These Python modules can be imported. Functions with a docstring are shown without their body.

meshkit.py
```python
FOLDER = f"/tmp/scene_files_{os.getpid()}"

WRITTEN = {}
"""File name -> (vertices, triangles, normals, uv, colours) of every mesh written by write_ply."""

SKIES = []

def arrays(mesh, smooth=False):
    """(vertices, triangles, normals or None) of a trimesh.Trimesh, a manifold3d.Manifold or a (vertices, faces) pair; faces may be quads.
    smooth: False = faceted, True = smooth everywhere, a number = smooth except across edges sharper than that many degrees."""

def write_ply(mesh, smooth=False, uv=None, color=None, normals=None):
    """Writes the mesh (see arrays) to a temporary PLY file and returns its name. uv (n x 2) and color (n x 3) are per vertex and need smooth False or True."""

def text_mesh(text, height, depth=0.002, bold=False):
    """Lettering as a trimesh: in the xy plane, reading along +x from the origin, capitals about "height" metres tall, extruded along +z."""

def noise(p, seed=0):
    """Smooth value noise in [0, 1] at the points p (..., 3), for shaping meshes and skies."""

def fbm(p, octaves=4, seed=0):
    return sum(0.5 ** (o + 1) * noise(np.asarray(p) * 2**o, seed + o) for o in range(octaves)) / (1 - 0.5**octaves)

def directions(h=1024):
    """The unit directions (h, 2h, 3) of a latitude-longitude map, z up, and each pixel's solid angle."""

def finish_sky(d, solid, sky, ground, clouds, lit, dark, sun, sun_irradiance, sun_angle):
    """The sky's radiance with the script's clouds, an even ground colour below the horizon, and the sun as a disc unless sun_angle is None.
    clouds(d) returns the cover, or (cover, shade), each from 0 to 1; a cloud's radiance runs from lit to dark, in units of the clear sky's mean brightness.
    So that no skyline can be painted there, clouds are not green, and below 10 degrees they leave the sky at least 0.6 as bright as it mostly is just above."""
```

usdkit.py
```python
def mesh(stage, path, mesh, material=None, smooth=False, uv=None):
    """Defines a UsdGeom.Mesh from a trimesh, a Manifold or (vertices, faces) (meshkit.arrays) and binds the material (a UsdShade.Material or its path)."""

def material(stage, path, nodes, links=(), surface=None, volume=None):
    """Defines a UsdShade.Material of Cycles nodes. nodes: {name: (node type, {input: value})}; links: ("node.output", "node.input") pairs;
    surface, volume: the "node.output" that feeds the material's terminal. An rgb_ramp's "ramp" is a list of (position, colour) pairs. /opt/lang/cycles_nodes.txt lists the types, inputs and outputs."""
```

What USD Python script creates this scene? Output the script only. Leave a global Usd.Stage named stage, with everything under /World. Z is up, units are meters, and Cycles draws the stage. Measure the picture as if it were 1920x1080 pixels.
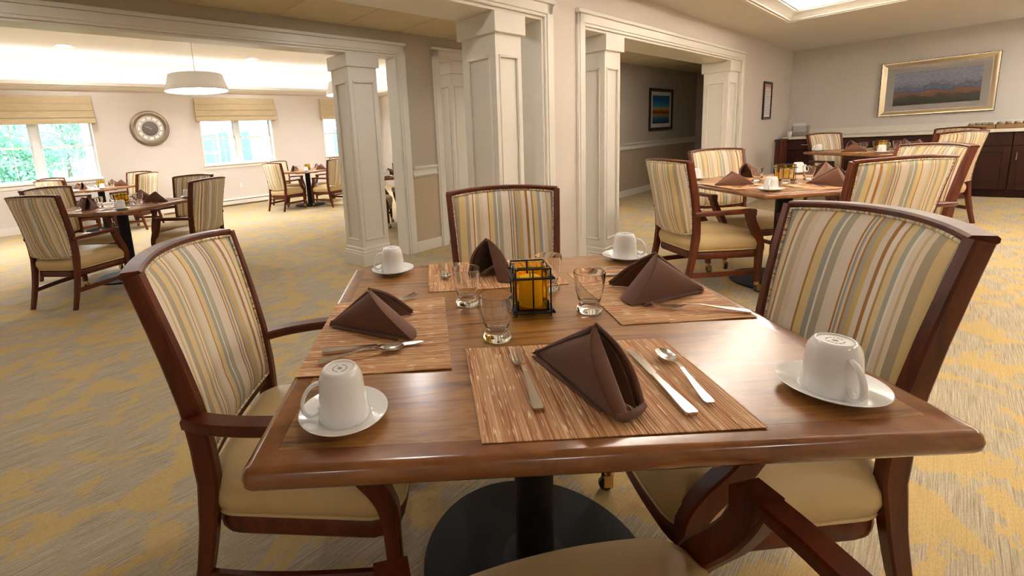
import math, random
import numpy as np, trimesh
from shapely.geometry import Polygon, Point, box as sbox
from shapely.ops import unary_union
from pxr import Usd, UsdGeom, UsdLux, UsdShade, Sdf, Gf, Vt
import usdkit, meshkit

random.seed(7)
rng = np.random.default_rng(7)
stage = Usd.Stage.CreateInMemory()
UsdGeom.SetStageUpAxis(stage, 'Z'); UsdGeom.SetStageMetersPerUnit(stage, 1.0)
UsdGeom.Xform.Define(stage, '/World')

# ------------------------------------------------------------------ camera, sky, area lights, exposure
# World axes follow the nearest table (its centre is the origin); the room's axes A (along the window wall) and B (towards it) are turned by ROT.
f_px, cx_px, cy_px, roll, pitch, yaw, ty = 857.41, 801.09, 410.35, -.062, .168, .8444, .0035
EXPOSURE = 0.5
EYE = (-0.23148, -1.12125, 1.21212)
def _rz(a): return np.array([[math.cos(a), -math.sin(a), 0], [math.sin(a), math.cos(a), 0], [0, 0, 1]])
def _rx(a): return np.array([[1, 0, 0], [0, math.cos(a), -math.sin(a)], [0, math.sin(a), math.cos(a)]])
RM = _rx(pitch) @ _rz(roll)                       # level view axes (right, down, forward) -> camera axes
def _lev(v): return np.array([v[0] * math.cos(ty) - v[2] * math.sin(ty), v[0] * math.sin(ty) + v[2] * math.cos(ty), -v[1]])
right, up, back = _lev(RM[0]), -_lev(RM[1]), -_lev(RM[2])
cam = UsdGeom.Camera.Define(stage, '/World/camera')
cam.AddTransformOp().Set(Gf.Matrix4d(*right, 0, *up, 0, *back, 0, *EYE, 1))
cam.CreateHorizontalApertureAttr(36.0); cam.CreateVerticalApertureAttr(20.25)
cam.CreateFocalLengthAttr(36.0 * f_px / 1920)
cam.CreateHorizontalApertureOffsetAttr((960 - cx_px) * 36 / 1920)
cam.CreateVerticalApertureOffsetAttr(-(540 - cy_px) * 36 / 1920)
cam.CreateClippingRangeAttr(Gf.Vec2f(0.02, 500))
cam.CreateExposureAttr(EXPOSURE)

th = yaw - ty
ROT = 90 - math.degrees(th)
AX = np.array([math.sin(th), math.cos(th), 0]); BX = np.array([-math.cos(th), math.sin(th), 0])
def room(a, b, z=0.0): return tuple(AX * a + BX * b + np.array([0, 0, z]))
def toroom(x, y): return (AX[0] * x + AX[1] * y, BX[0] * x + BX[1] * y)

SKY = 4.2
dome = UsdLux.DomeLight.Define(stage, '/World/sky'); dome.CreateIntensityAttr(SKY); dome.CreateColorAttr(Gf.Vec3f(.92, .97, 1.0))

UsdGeom.Xform.Define(stage, '/World/lights')
NL = [0]
def rect_light(a, b, z, la, lb, power, down=True, color=(1, .87, .72)):
    """An area light lying flat in the room: la along A, lb along B; radiance = power."""
    NL[0] += 1
    l = UsdLux.RectLight.Define(stage, f'/World/lights/area_{NL[0]:03d}')
    l.CreateWidthAttr(la); l.CreateHeightAttr(lb); l.CreateIntensityAttr(power); l.CreateColorAttr(Gf.Vec3f(*color))
    l.AddTranslateOp().Set(Gf.Vec3d(*room(a, b, z))); l.AddRotateZOp().Set(ROT)
    if not down: l.AddRotateXOp().Set(180.0)
    return l
TR = (1.2, 6.15, -3.3, 0.69)                       # the tray in the dining ceiling: a0, a1, b0, b1
ZD, ZT = 2.345, 2.72                               # dining ceiling, ceiling of its tray
WARM = (1, .955, .905)
COVE = 100.0
for (a, b, la, lb) in (((TR[0] + TR[1]) / 2, TR[3] + .10, TR[1] - TR[0], .08), ((TR[0] + TR[1]) / 2, TR[2] - .10, TR[1] - TR[0], .08),
                       (TR[0] - .10, (TR[2] + TR[3]) / 2, .08, TR[3] - TR[2]), (TR[1] + .10, (TR[2] + TR[3]) / 2, .08, TR[3] - TR[2])):
    rect_light(a, b, ZD + .10, la, lb, COVE, down=False, color=WARM)
LW_A, LW_B, LZ = (-4.0, 7.2), 10.42, 3.2           # window room: a range, window wall, ceiling
rect_light((LW_A[0] + LW_A[1]) / 2, LW_B - .07, 2.70, LW_A[1] - LW_A[0] - .3, .05, 34.0, down=False, color=(1, .99, .99))
rect_light(LW_A[1] - .07, 7.0, 2.70, .05, 6.4, 34.0, down=False, color=(1, .99, .99))
RECESSED = 110.0
PENDANT = 23.0

# ------------------------------------------------------------------ helpers
COUNT = {}
def numbered(path):
    n = COUNT.get(path, 0); COUNT[path] = n + 1
    return path if n == 0 else f'{path}_{n:03d}'
def setd(p, **kw):
    for k, v in kw.items():
        if v: p.SetCustomDataByKey(k, v)
def thing(name, label, cat, loc=(0, 0, 0), rz=0.0, group=None, kind=None):
    x = UsdGeom.Xform.Define(stage, numbered('/World/' + name))
    x.AddTranslateOp().Set(Gf.Vec3d(*map(float, loc))); x.AddRotateZOp().Set(float(rz))
    setd(x.GetPrim(), label=label, category=cat, group=group, kind=kind)
    return x.GetPrim()
def obj(name, mesh, mat, parent=None, smooth=35, uv=None, label=None, kind=None, loc=None, rz=None):
    path = numbered((str(parent.GetPath()) if parent else '/World') + '/' + name)
    m = usdkit.mesh(stage, path, mesh, mat, smooth=smooth, uv=uv)
    if loc is not None: m.AddTranslateOp().Set(Gf.Vec3d(*map(float, loc)))
    if rz is not None: m.AddRotateZOp().Set(float(rz))
    setd(m.GetPrim(), label=label, kind=kind)
    return m.GetPrim()
def struct(name, mesh, mat, label=None, smooth=35):
    p = obj(name, mesh, mat, None, smooth=smooth, rz=ROT, kind='structure'); setd(p, label=label, category=name.split('_')[0]); return p
def struct_group(name, label, loc=(0, 0, 0)):
    return thing(name, label, name.split('_')[0], loc, ROT, kind='structure')
def dup(src, loc, rz, label, group=None):
    was = src.GetCustomData(); base = src.GetName()
    if base[-4:-3] == '_' and base[-3:].isdigit(): base = base[:-4]
    r = UsdGeom.Xform.Define(stage, numbered('/World/' + base))
    p = r.GetPrim(); p.GetReferences().AddInternalReference(src.GetPath()); p.SetInstanceable(True)
    r.ClearXformOpOrder()
    p.CreateAttribute('xformOp:translate', Sdf.ValueTypeNames.Double3).Set(Gf.Vec3d(*map(float, loc)))
    p.CreateAttribute('xformOp:rotateZ', Sdf.ValueTypeNames.Float).Set(float(rz))
    p.CreateAttribute('xformOpOrder', Sdf.ValueTypeNames.TokenArray).Set(['xformOp:translate', 'xformOp:rotateZ'])
    setd(p, label=label, category=was['category'], group=group or was.get('group'))
    return p
def cat_(*ms):
    vs, fs, n = [], [], 0
    for m in ms:
        v, f = (np.asarray(m.vertices), np.asarray(m.faces)) if hasattr(m, 'faces') else (np.asarray(m[0], float), np.asarray(m[1], int))
        if f.shape[1] == 4: f = np.vstack([f[:, [0, 1, 2]], f[:, [0, 2, 3]]])
        vs.append(v); fs.append(f + n); n += len(v)
    return np.vstack(vs), np.vstack(fs)
def tm(m):
    v, f = cat_(m); return trimesh.Trimesh(v, f, process=False)
def hull(pts): return trimesh.convex.convex_hull(np.asarray(pts, float))
def bx(x0, x1, y0, y1, z0, z1, ch=0.0):
    if ch <= 0: return trimesh.creation.box(bounds=[[x0, y0, z0], [x1, y1, z1]])
    P = []
    for x, sx in ((x0, 1), (x1, -1)):
        for y, sy in ((y0, 1), (y1, -1)):
            for z, sz in ((z0, 1), (z1, -1)):
                P += [(x + sx * ch, y + sy * ch, z), (x + sx * ch, y, z + sz * ch), (x, y + sy * ch, z + sz * ch)]
    return hull(P)
def lathe(prof, n=48):
    """prof: (r, z) points, closed by its ends on the axis or a loop; surface of revolution about z."""
    prof = np.asarray(prof, float); k = len(prof)
    a = np.linspace(0, 2 * np.pi, n, endpoint=False)
    v = np.stack([np.outer(np.cos(a), prof[:, 0]), np.outer(np.sin(a), prof[:, 0]), np.tile(prof[:, 1], (n, 1))], -1).reshape(-1, 3)
    f = []
    for i in range(n):
        j = (i + 1) % n
        for q in range(k - 1):
            A, B, C, D = i * k + q, j * k + q, j * k + q + 1, i * k + q + 1
            if prof[q, 0] > 1e-9: f.append((A, B, C) if prof[q + 1, 0] <= 1e-9 else (A, B, C)); 
            if prof[q + 1, 0] > 1e-9: f.append((A, C, D))
    return trimesh.Trimesh(v, np.array(f), process=True)
def spline(pts, n):
    from scipy.interpolate import CubicSpline
    pts = np.asarray(pts, float); d = np.r_[0, np.cumsum(np.linalg.norm(np.diff(pts, axis=0), axis=1))]
    return CubicSpline(d, pts)(np.linspace(0, d[-1], n))
def sweep(path, prof, side=None, scale=None, closed=False, caps=True):
    """prof: (u, w) points (u along 'side', w along the other normal), swept along path. side: fixed side vector(s). scale: per point (su, sw)."""
    path = np.asarray(path, float); n = len(path); prof = np.asarray(prof, float); k = len(prof)
    if closed: t = np.roll(path, -1, 0) - np.roll(path, 1, 0)
    else: t = np.gradient(path, axis=0)
    t /= np.linalg.norm(t, axis=1, keepdims=True)
    sd = np.broadcast_to(np.asarray(side if side is not None else (0, 0, 1), float), (n, 3))
    s = sd - (sd * t).sum(1, keepdims=True) * t
    s /= np.maximum(np.linalg.norm(s, axis=1, keepdims=True), 1e-9); w = np.cross(t, s)
    sc = np.ones((n, 2)) if scale is None else np.asarray(scale, float)
    v = path[:, None] + s[:, None] * (prof[None, :, :1] * sc[:, None, :1]) + w[:, None] * (prof[None, :, 1:] * sc[:, None, 1:])
    f = []
    for i in range(n if closed else n - 1):
        j = (i + 1) % n
        for q in range(k):
            r = (q + 1) % k
            f += [(i * k + q, i * k + r, j * k + r), (i * k + q, j * k + r, j * k + q)]
    v = v.reshape(-1, 3)
    if not closed and caps:
        c0, c1 = len(v), len(v) + 1
        v = np.vstack([v, path[0], path[-1]])
        for q in range(k):
            r = (q + 1) % k
            f += [(c0, r, q), (c1, (n - 1) * k + q, (n - 1) * k + r)]
    m = trimesh.Trimesh(v, np.array(f), process=False)
    if m.volume < 0: m.invert()
    return m
def rrect(w, h, r=.004):
    return np.array([(w/2 - r, -h/2), (w/2, -h/2 + r), (w/2, h/2 - r), (w/2 - r, h/2), (-w/2 + r, h/2), (-w/2, h/2 - r), (-w/2, -h/2 + r), (-w/2 + r, -h/2)])
def circ(r, n=8):
    a = np.linspace(0, 2 * np.pi, n, endpoint=False); return np.stack([r * np.cos(a), r * np.sin(a)], 1)
def resample(poly, n, c=None):
    c = c or (poly.centroid.x, poly.centroid.y)
    ring = np.asarray(poly.exterior.coords); out = []
    for a in np.linspace(0, 2 * np.pi, n, endpoint=False):
        d = np.array([math.cos(a), math.sin(a)]); p, q = ring[:-1] - c, ring[1:] - c
        e = q - p; den = d[0] * e[:, 1] - d[1] * e[:, 0]
        with np.errstate(all='ignore'):
            t = (p[:, 0] * e[:, 1] - p[:, 1] * e[:, 0]) / den; u = (p[:, 0] * d[1] - p[:, 1] * d[0]) / den
        ok = (np.abs(den) > 1e-12) & (t > 0) & (u >= -1e-6) & (u <= 1 + 1e-6)
        out.append(np.array(c) + d * t[ok].max())
    return np.array(out)
def loft(poly, layers, n=72, ring=False):
    """layers: (inset, z) from bottom to top; the outline shrinks by inset. ring: joins last to first instead of capping."""
    c = (poly.centroid.x, poly.centroid.y); L = []
    for d, z in layers:
        p = resample(poly.buffer(-d, join_style=1) if d else poly, n, c); L.append(np.c_[p, np.full(n, z)])
    v = np.vstack(L); f = []; k = len(layers)
    for i in range(k if ring else k - 1):
        i2 = (i + 1) % k
        for q in range(n):
            r = (q + 1) % n
            f += [(i * n + q, i * n + r, i2 * n + r), (i * n + q, i2 * n + r, i2 * n + q)]
    if not ring:
        v = np.vstack([v, [*c, layers[0][1]], [*c, layers[-1][1]]]); c0, c1 = len(v) - 2, len(v) - 1
        for q in range(n):
            r = (q + 1) % n
            f += [(c0, r, q), (c1, (k - 1) * n + q, (k - 1) * n + r)]
    return trimesh.Trimesh(v, np.array(f), process=False)
def extr(poly, z0, z1):
    gs = getattr(poly, 'geoms', [poly]); ms = []
    for g in gs:
        m = trimesh.creation.extrude_polygon(g, z1 - z0, engine='earcut'); m.apply_translation([0, 0, z0]); ms.append(m)
    return tm(cat_(*ms)) if len(ms) > 1 else ms[0]
def wall_a(poly, b0, b1):
    """poly in (a, z); a wall slab running along A between b0 and b1 (room axes)."""
    m = extr(poly, 0, b1 - b0); v = np.asarray(m.vertices)
    return trimesh.Trimesh(np.c_[v[:, 0], b1 - v[:, 2], v[:, 1]], m.faces, process=False)
def wall_b(poly, a0, a1):
    m = extr(poly, 0, a1 - a0); v = np.asarray(m.vertices)
    return trimesh.Trimesh(np.c_[a0 + v[:, 2], v[:, 0], v[:, 1]], m.faces, process=False)
def tri2d(pr):
    """triangles of a simple outline, as indices into it."""
    v, f = trimesh.creation.triangulate_polygon(Polygon(pr), engine='earcut'); pr = np.asarray(pr, float)
    idx = np.array([np.argmin(((pr - q) ** 2).sum(1)) for q in np.asarray(v)]); return idx[np.asarray(f)]
def moved(m, x=0, y=0, z=0, rz=0, rx=0, ry=0):
    m = tm(m).copy()
    for ang, ax in ((rx, (1, 0, 0)), (ry, (0, 1, 0)), (rz, (0, 0, 1))):
        if ang: m.apply_transform(trimesh.transformations.rotation_matrix(math.radians(ang), ax))
    m.apply_translation([x, y, z]); return m
def grid_solid(front, back):
    """two (n, m, 3) grids -> a closed skin."""
    n, m, _ = front.shape; v = np.vstack([front.reshape(-1, 3), back.reshape(-1, 3)]); o = n * m; f = []
    I = lambda i, j: i * m + j
    for i in range(n - 1):
        for j in range(m - 1):
            f += [(I(i, j), I(i + 1, j), I(i + 1, j + 1)), (I(i, j), I(i + 1, j + 1), I(i, j + 1))]
            f += [(o + I(i, j), o + I(i + 1, j + 1), o + I(i + 1, j)), (o + I(i, j), o + I(i, j + 1), o + I(i + 1, j + 1))]
    edge = [(i, 0) for i in range(n)] + [(n - 1, j) for j in range(1, m)] + [(i, m - 1) for i in range(n - 2, -1, -1)] + [(0, j) for j in range(m - 2, 0, -1)]
    for a, b in zip(edge, edge[1:] + edge[:1]):
        A, B = I(*a), I(*b); f += [(A, o + A, o + B), (A, o + B, B)]
    t = trimesh.Trimesh(v, np.array(f), process=False)
    if t.volume < 0: t.invert()
    return t

# ------------------------------------------------------------------ materials
LK = '/World/Looks/'
UsdGeom.Scope.Define(stage, '/World/Looks')
def srgb(r, g, b): return tuple((c / 255 / 12.92) if c <= 10 else ((c / 255 + .055) / 1.055) ** 2.4 for c in (r, g, b))
def M(name, col, rough=.5, **kw):
    return usdkit.material(stage, LK + name, {'p': ('principled_bsdf', {'base_color': col, 'roughness': rough, **kw})}, surface='p.BSDF')
def Mn(name, nodes, links, rough=.5, **kw):
    return usdkit.material(stage, LK + name, {**nodes, 'p': ('principled_bsdf', {'roughness': rough, **kw})}, links, surface='p.BSDF')
TC = {'tc': ('texture_coordinate', {})}
def mottled(name, c0, c1, scale=3.0, rough=.6, bump=0.0, bscale=200.0, **kw):
    n = {**TC, 'n': ('noise_texture', {'scale': scale, 'detail': 3.0}), 'r': ('rgb_ramp', {'ramp': [(.3, c0), (.7, c1)]}),
         'nb': ('noise_texture', {'scale': bscale, 'detail': 2.0}), 'b': ('bump', {'strength': bump, 'distance': .002})}
    l = [('tc.object', 'n.vector'), ('n.fac', 'r.fac'), ('r.color', 'p.base_color')]
    if bump: l += [('tc.object', 'nb.vector'), ('nb.fac', 'b.height'), ('b.normal', 'p.normal')]
    return Mn(name, n, l, rough, **kw)
def wood(name, ramp, grain=(1.2, 16, 16), rough=.3, coat=0.0, fine=1.0, dist=1.6, croug=.15, spec=.5):
    n = {**TC, 'm': ('mapping', {'scale': grain}), 'n': ('noise_texture', {'scale': 1.0, 'detail': 4.0, 'distortion': dist, 'roughness': .55}),
         'r': ('rgb_ramp', {'ramp': ramp}), 'm2': ('mapping', {'scale': (grain[0] * 4, grain[1] * 14, grain[2] * 14)}),
         'n2': ('noise_texture', {'scale': 1.0, 'detail': 2.0}), 'r2': ('rgb_ramp', {'ramp': [(.3, (.72, .72, .72)), (.62, (1, 1, 1))]}),
         'x': ('mix_color', {'blend_type': 'multiply', 'fac': .55 * fine})}
    l = [('tc.object', 'm.vector'), ('m.vector', 'n.vector'), ('n.fac', 'r.fac'), ('tc.object', 'm2.vector'), ('m2.vector', 'n2.vector'),
         ('n2.fac', 'r2.fac'), ('r.color', 'x.a'), ('r2.color', 'x.b'), ('x.result', 'p.base_color')]
    return Mn(name, n, l, rough, coat_weight=coat, coat_roughness=croug, specular_ior_level=spec)
WALL = mottled('wall_paint', srgb(214, 204, 193), srgb(217, 207, 197), 1.5, .75, .04, 300)
WALLG = mottled('wall_paint_grey', srgb(216, 208, 201), srgb(219, 211, 204), 1.5, .75, .04, 300)
WALLT = mottled('wall_paint_tan', srgb(182, 164, 138), srgb(186, 168, 142), 1.5, .75, .04, 300)
WALLH = mottled('wall_paint_hall', srgb(190, 178, 160), srgb(193, 181, 163), 1.5, .75, .04, 300)
CEIL = mottled('ceiling_paint', srgb(224, 217, 207), srgb(226, 219, 209), 1.0, .85)
CEILW = mottled('ceiling_paint_white', srgb(238, 233, 226), srgb(240, 236, 229), 1.0, .85)
TILE = mottled('ceiling_tile', srgb(214, 196, 160), srgb(220, 203, 168), 6, .9, .25, 160)
TRIM = M('trim_white', srgb(232, 226, 215), .38)
WHITEP = M('vinyl_white', srgb(240, 240, 240), .35)
MAHOG = wood('chair_wood', [(.25, srgb(62, 21, 6)), (.5, srgb(90, 36, 12)), (.75, srgb(110, 48, 18))], (14, 14, 2.2), .36, .0, spec=.38)
EDGEW = wood('table_edge_wood', [(.25, srgb(104, 58, 26)), (.5, srgb(134, 82, 42)), (.75, srgb(152, 98, 54))], (5, 5, 9), .22, .6, croug=.12)
LAMIN = wood('table_walnut', [(.30, srgb(84, 50, 20)), (.40, srgb(132, 85, 38)), (.50, srgb(166, 114, 57)), (.57, srgb(146, 95, 43)), (.64, srgb(172, 120, 62)), (.78, srgb(120, 76, 34))], (1.6, 15, 15), .27, .4, 1.0, 2.4, croug=.20)
DARKW = wood('cabinet_wood', [(.3, srgb(44, 19, 11)), (.7, srgb(60, 27, 16))], (12, 12, 2), .5, .0, spec=.2)
VINYL = mottled('seat_vinyl', srgb(203, 175, 124), srgb(208, 181, 131), 5, .42, .12, 420)
BLACKM = M('black_metal', (.012, .011, .011), .5)
BASEBLK = mottled('black_powder_coat', (.006, .0055, .0055), (.009, .008, .008), 40, .6, .2, 900, specular_ior_level=.25)
BRASS = M('brass', (.75, .52, .25), .25, metallic=1.0)
RUBBER = M('caster_rubber', (.015, .015, .015), .5)
STEEL = M('stainless_steel', (.72, .71, .69), .18, metallic=1.0)
CHINA = M('white_china', srgb(247, 246, 243), .12, coat_weight=.3, coat_roughness=.05)
STAMP = M('stamp_ink', srgb(120, 118, 116), .5)
GLASS = M('drinking_glass', (1, 1, 1), 0.0, transmission_weight=1.0, ior=1.48)
AMBER = M('amber_glass', (1.0, .74, .12), .05, transmission_weight=1.0, ior=1.2)
WAX = M('candle_wax', (.95, .84, .42), .45, subsurface_weight=.25, subsurface_scale=.01)
NAPK = mottled('napkin_cloth', srgb(98, 62, 43), srgb(106, 68, 48), 9, .85, .25, 900, sheen_weight=.25, sheen_roughness=.4)
BLIND = Mn('blind_cloth', {**TC, 'm': ('mapping', {'scale': (6, 6, 260)}), 'n': ('noise_texture', {'scale': 1.0, 'detail': 3.0}), 'r': ('rgb_ramp', {'ramp': [(.3, srgb(176, 155, 118)), (.7, srgb(202, 182, 147))]})},
           [('tc.object', 'm.vector'), ('m.vector', 'n.vector'), ('n.fac', 'r.fac'), ('r.color', 'p.base_color')], .8)
COUNTER = mottled('counter_top', srgb(226, 220, 206), srgb(234, 228, 215), 20, .3)
CARDB = M('cardboard', srgb(150, 112, 70), .8)
CLEARP = usdkit.material(stage, LK + 'clear_plastic', {'t': ('transparent_bsdf', {'color': (.9, .9, .9)}), 'g': ('glossy_bsdf', {'roughness': .1, 'color': (.9, .9, .9)}), 'x': ('mix_closure', {'fac': .12})}, [('t.BSDF', 'x.closure1'), ('g.BSDF', 'x.closure2')], surface='x.closure')
PAPER = M('paper_white', srgb(240, 238, 236), .7)
PINKP = M('notice_pink', srgb(226, 120, 124), .7)
GREYP = M('notice_print', srgb(150, 146, 150), .7)
FRAMEB = M('frame_dark_wood', srgb(42, 24, 18), .35)
FRAMES = M('frame_champagne', (.80, .68, .48), .3, metallic=.85)
FRAMEK = M('frame_black_edge', srgb(38, 34, 28), .4)
MATB = M('picture_mat', srgb(222, 219, 218), .8)
MATW = M('picture_mat_cream', srgb(222, 214, 198), .8)
SHADE = usdkit.material(stage, LK + 'pendant_shade_cloth', {'d': ('diffuse_bsdf', {'color': (.8, .77, .73)}), 't': ('translucent_bsdf', {'color': (.75, .70, .64)}), 'x': ('mix_closure', {'fac': .06})}, [('d.BSDF', 'x.closure1'), ('t.BSDF', 'x.closure2')], surface='x.closure')
def emis(name, col, s): return usdkit.material(stage, LK + name, {'e': ('emission', {'color': col, 'strength': s})}, surface='e.emission')
LENS = emis('lamp_lens', (1, .97, .94), RECESSED)
LENSW = emis('wall_washer_lens', (1, .96, .91), 330.0)
DIFFU = emis('pendant_diffuser', (1, .975, .955), PENDANT)
BRONZE = M('clock_bronze', (.30, .24, .17), .32, metallic=.9)
SILVER = M('clock_silver', (.36, .32, .26), .4, metallic=.7)
CLKDK = M('clock_dark', srgb(96, 84, 76), .4, metallic=.3)
CLKWH = M('clock_white', srgb(236, 230, 222), .4)
PANE = usdkit.material(stage, LK + 'window_pane', {'t': ('transparent_bsdf', {'color': (.94, .98, .98)}), 'g': ('glossy_bsdf', {'roughness': 0.0, 'color': (1, 1, 1)}), 'f': ('fresnel', {'IOR': 1.45}), 'x': ('mix_closure', {})},
                       [('f.fac', 'x.fac'), ('t.BSDF', 'x.closure1'), ('g.BSDF', 'x.closure2')], surface='x.closure')
PGLASS = usdkit.material(stage, LK + 'picture_glass', {'t': ('transparent_bsdf', {'color': (1, 1, 1)}), 'g': ('glossy_bsdf', {'roughness': 0.0, 'color': (1, 1, 1)}), 'f': ('fresnel', {'IOR': 1.5}), 'x': ('mix_closure', {})},
                       [('f.fac', 'x.fac'), ('t.BSDF', 'x.closure1'), ('g.BSDF', 'x.closure2')], surface='x.closure')
# striped chair cloth: u across the back
_st = [(10, 198, 178, 142), (5, 236, 226, 206), (3, 176, 116, 36), (9, 226, 206, 172), (10, 172, 162, 142), (18, 220, 192, 136), (16, 170, 154, 124), (8, 232, 216, 190), (5, 206, 182, 130), (10, 230, 214, 196),
       (4, 240, 230, 212), (8, 168, 166, 154), (12, 222, 200, 150), (4, 176, 134, 64), (9, 238, 226, 210), (6, 166, 112, 40), (11, 226, 212, 194), (9, 206, 176, 110), (7, 176, 170, 156), (3, 174, 114, 34), (4, 226, 210, 180), (4, 158, 158, 152),
       (3, 236, 224, 204), (3, 170, 116, 46), (20, 232, 218, 198), (12, 178, 168, 144), (3, 240, 232, 216), (8, 164, 162, 152), (13, 224, 198, 140), (3, 172, 118, 44), (14, 232, 216, 196), (10, 222, 204, 176)]
_sr, _x, _tot = [], 0.0, float(sum(s[0] for s in _st))
for s in _st: _sr.append((_x / _tot, srgb(*s[1:]))); _x += s[0]
def stripes(name, period):
    n = {**TC, 'uv': ('separate_xyz', {}), 's': ('math', {'math_type': 'multiply', 'value2': period}), 'oi': ('object_info', {}), 'o': ('math', {'math_type': 'multiply', 'value2': .35}), 'a': ('math', {'math_type': 'add'}), 'fr': ('math', {'math_type': 'fraction'}),
         'r': ('rgb_ramp', {'ramp': _sr, 'interpolate': False}), 'nb': ('noise_texture', {'scale': 700.0, 'detail': 1.0}), 'b': ('bump', {'strength': .15, 'distance': .001})}
    return Mn(name, n, [('tc.UV', 'uv.vector'), ('uv.x', 's.value1'), ('oi.random', 'o.value1'), ('s.value', 'a.value1'), ('o.value', 'a.value2'), ('a.value', 'fr.value1'), ('fr.value', 'r.fac'), ('r.color', 'p.base_color'),
                        ('tc.object', 'nb.vector'), ('nb.fac', 'b.height'), ('b.normal', 'p.normal')], .7, sheen_weight=.15)
STRIPE = stripes('striped_cloth', 1.25)
PIPING = stripes('striped_piping', 7.0)
# woven placemat: ribs along y, x is the long side
PMAT = Mn('woven_placemat', {**TC, 'm1': ('mapping', {'scale': (210, 4, 1)}), 'n1': ('noise_texture', {'scale': 1.0, 'detail': 1.0, 'distortion': .3}), 'r1': ('rgb_ramp', {'ramp': [(.30, srgb(150, 88, 42)), (.45, srgb(186, 130, 80)), (.6, srgb(204, 156, 108)), (.8, srgb(226, 190, 146))]}),
                             'm2': ('mapping', {'scale': (330, 24, 1), 'location': (3.3, 1.7, 0)}), 'n2': ('noise_texture', {'scale': 1.0, 'detail': 0.0}), 'r2': ('rgb_ramp', {'ramp': [(.70, (0, 0, 0)), (.73, (1, 1, 1))]}),
                             'x': ('mix_color', {'b': srgb(240, 216, 178)}), 'w': ('wave_texture', {'bands_direction': 'x', 'scale': 62.0}), 'b': ('bump', {'strength': .5, 'distance': .0012})},
          [('tc.object', 'm1.vector'), ('m1.vector', 'n1.vector'), ('n1.fac', 'r1.fac'), ('tc.object', 'm2.vector'), ('m2.vector', 'n2.vector'), ('n2.fac', 'r2.fac'), ('r1.color', 'x.a'), ('r2.color', 'x.fac'), ('x.result', 'p.base_color'),
           ('tc.object', 'w.vector'), ('w.fac', 'b.height'), ('b.normal', 'p.normal')], .65)
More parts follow.
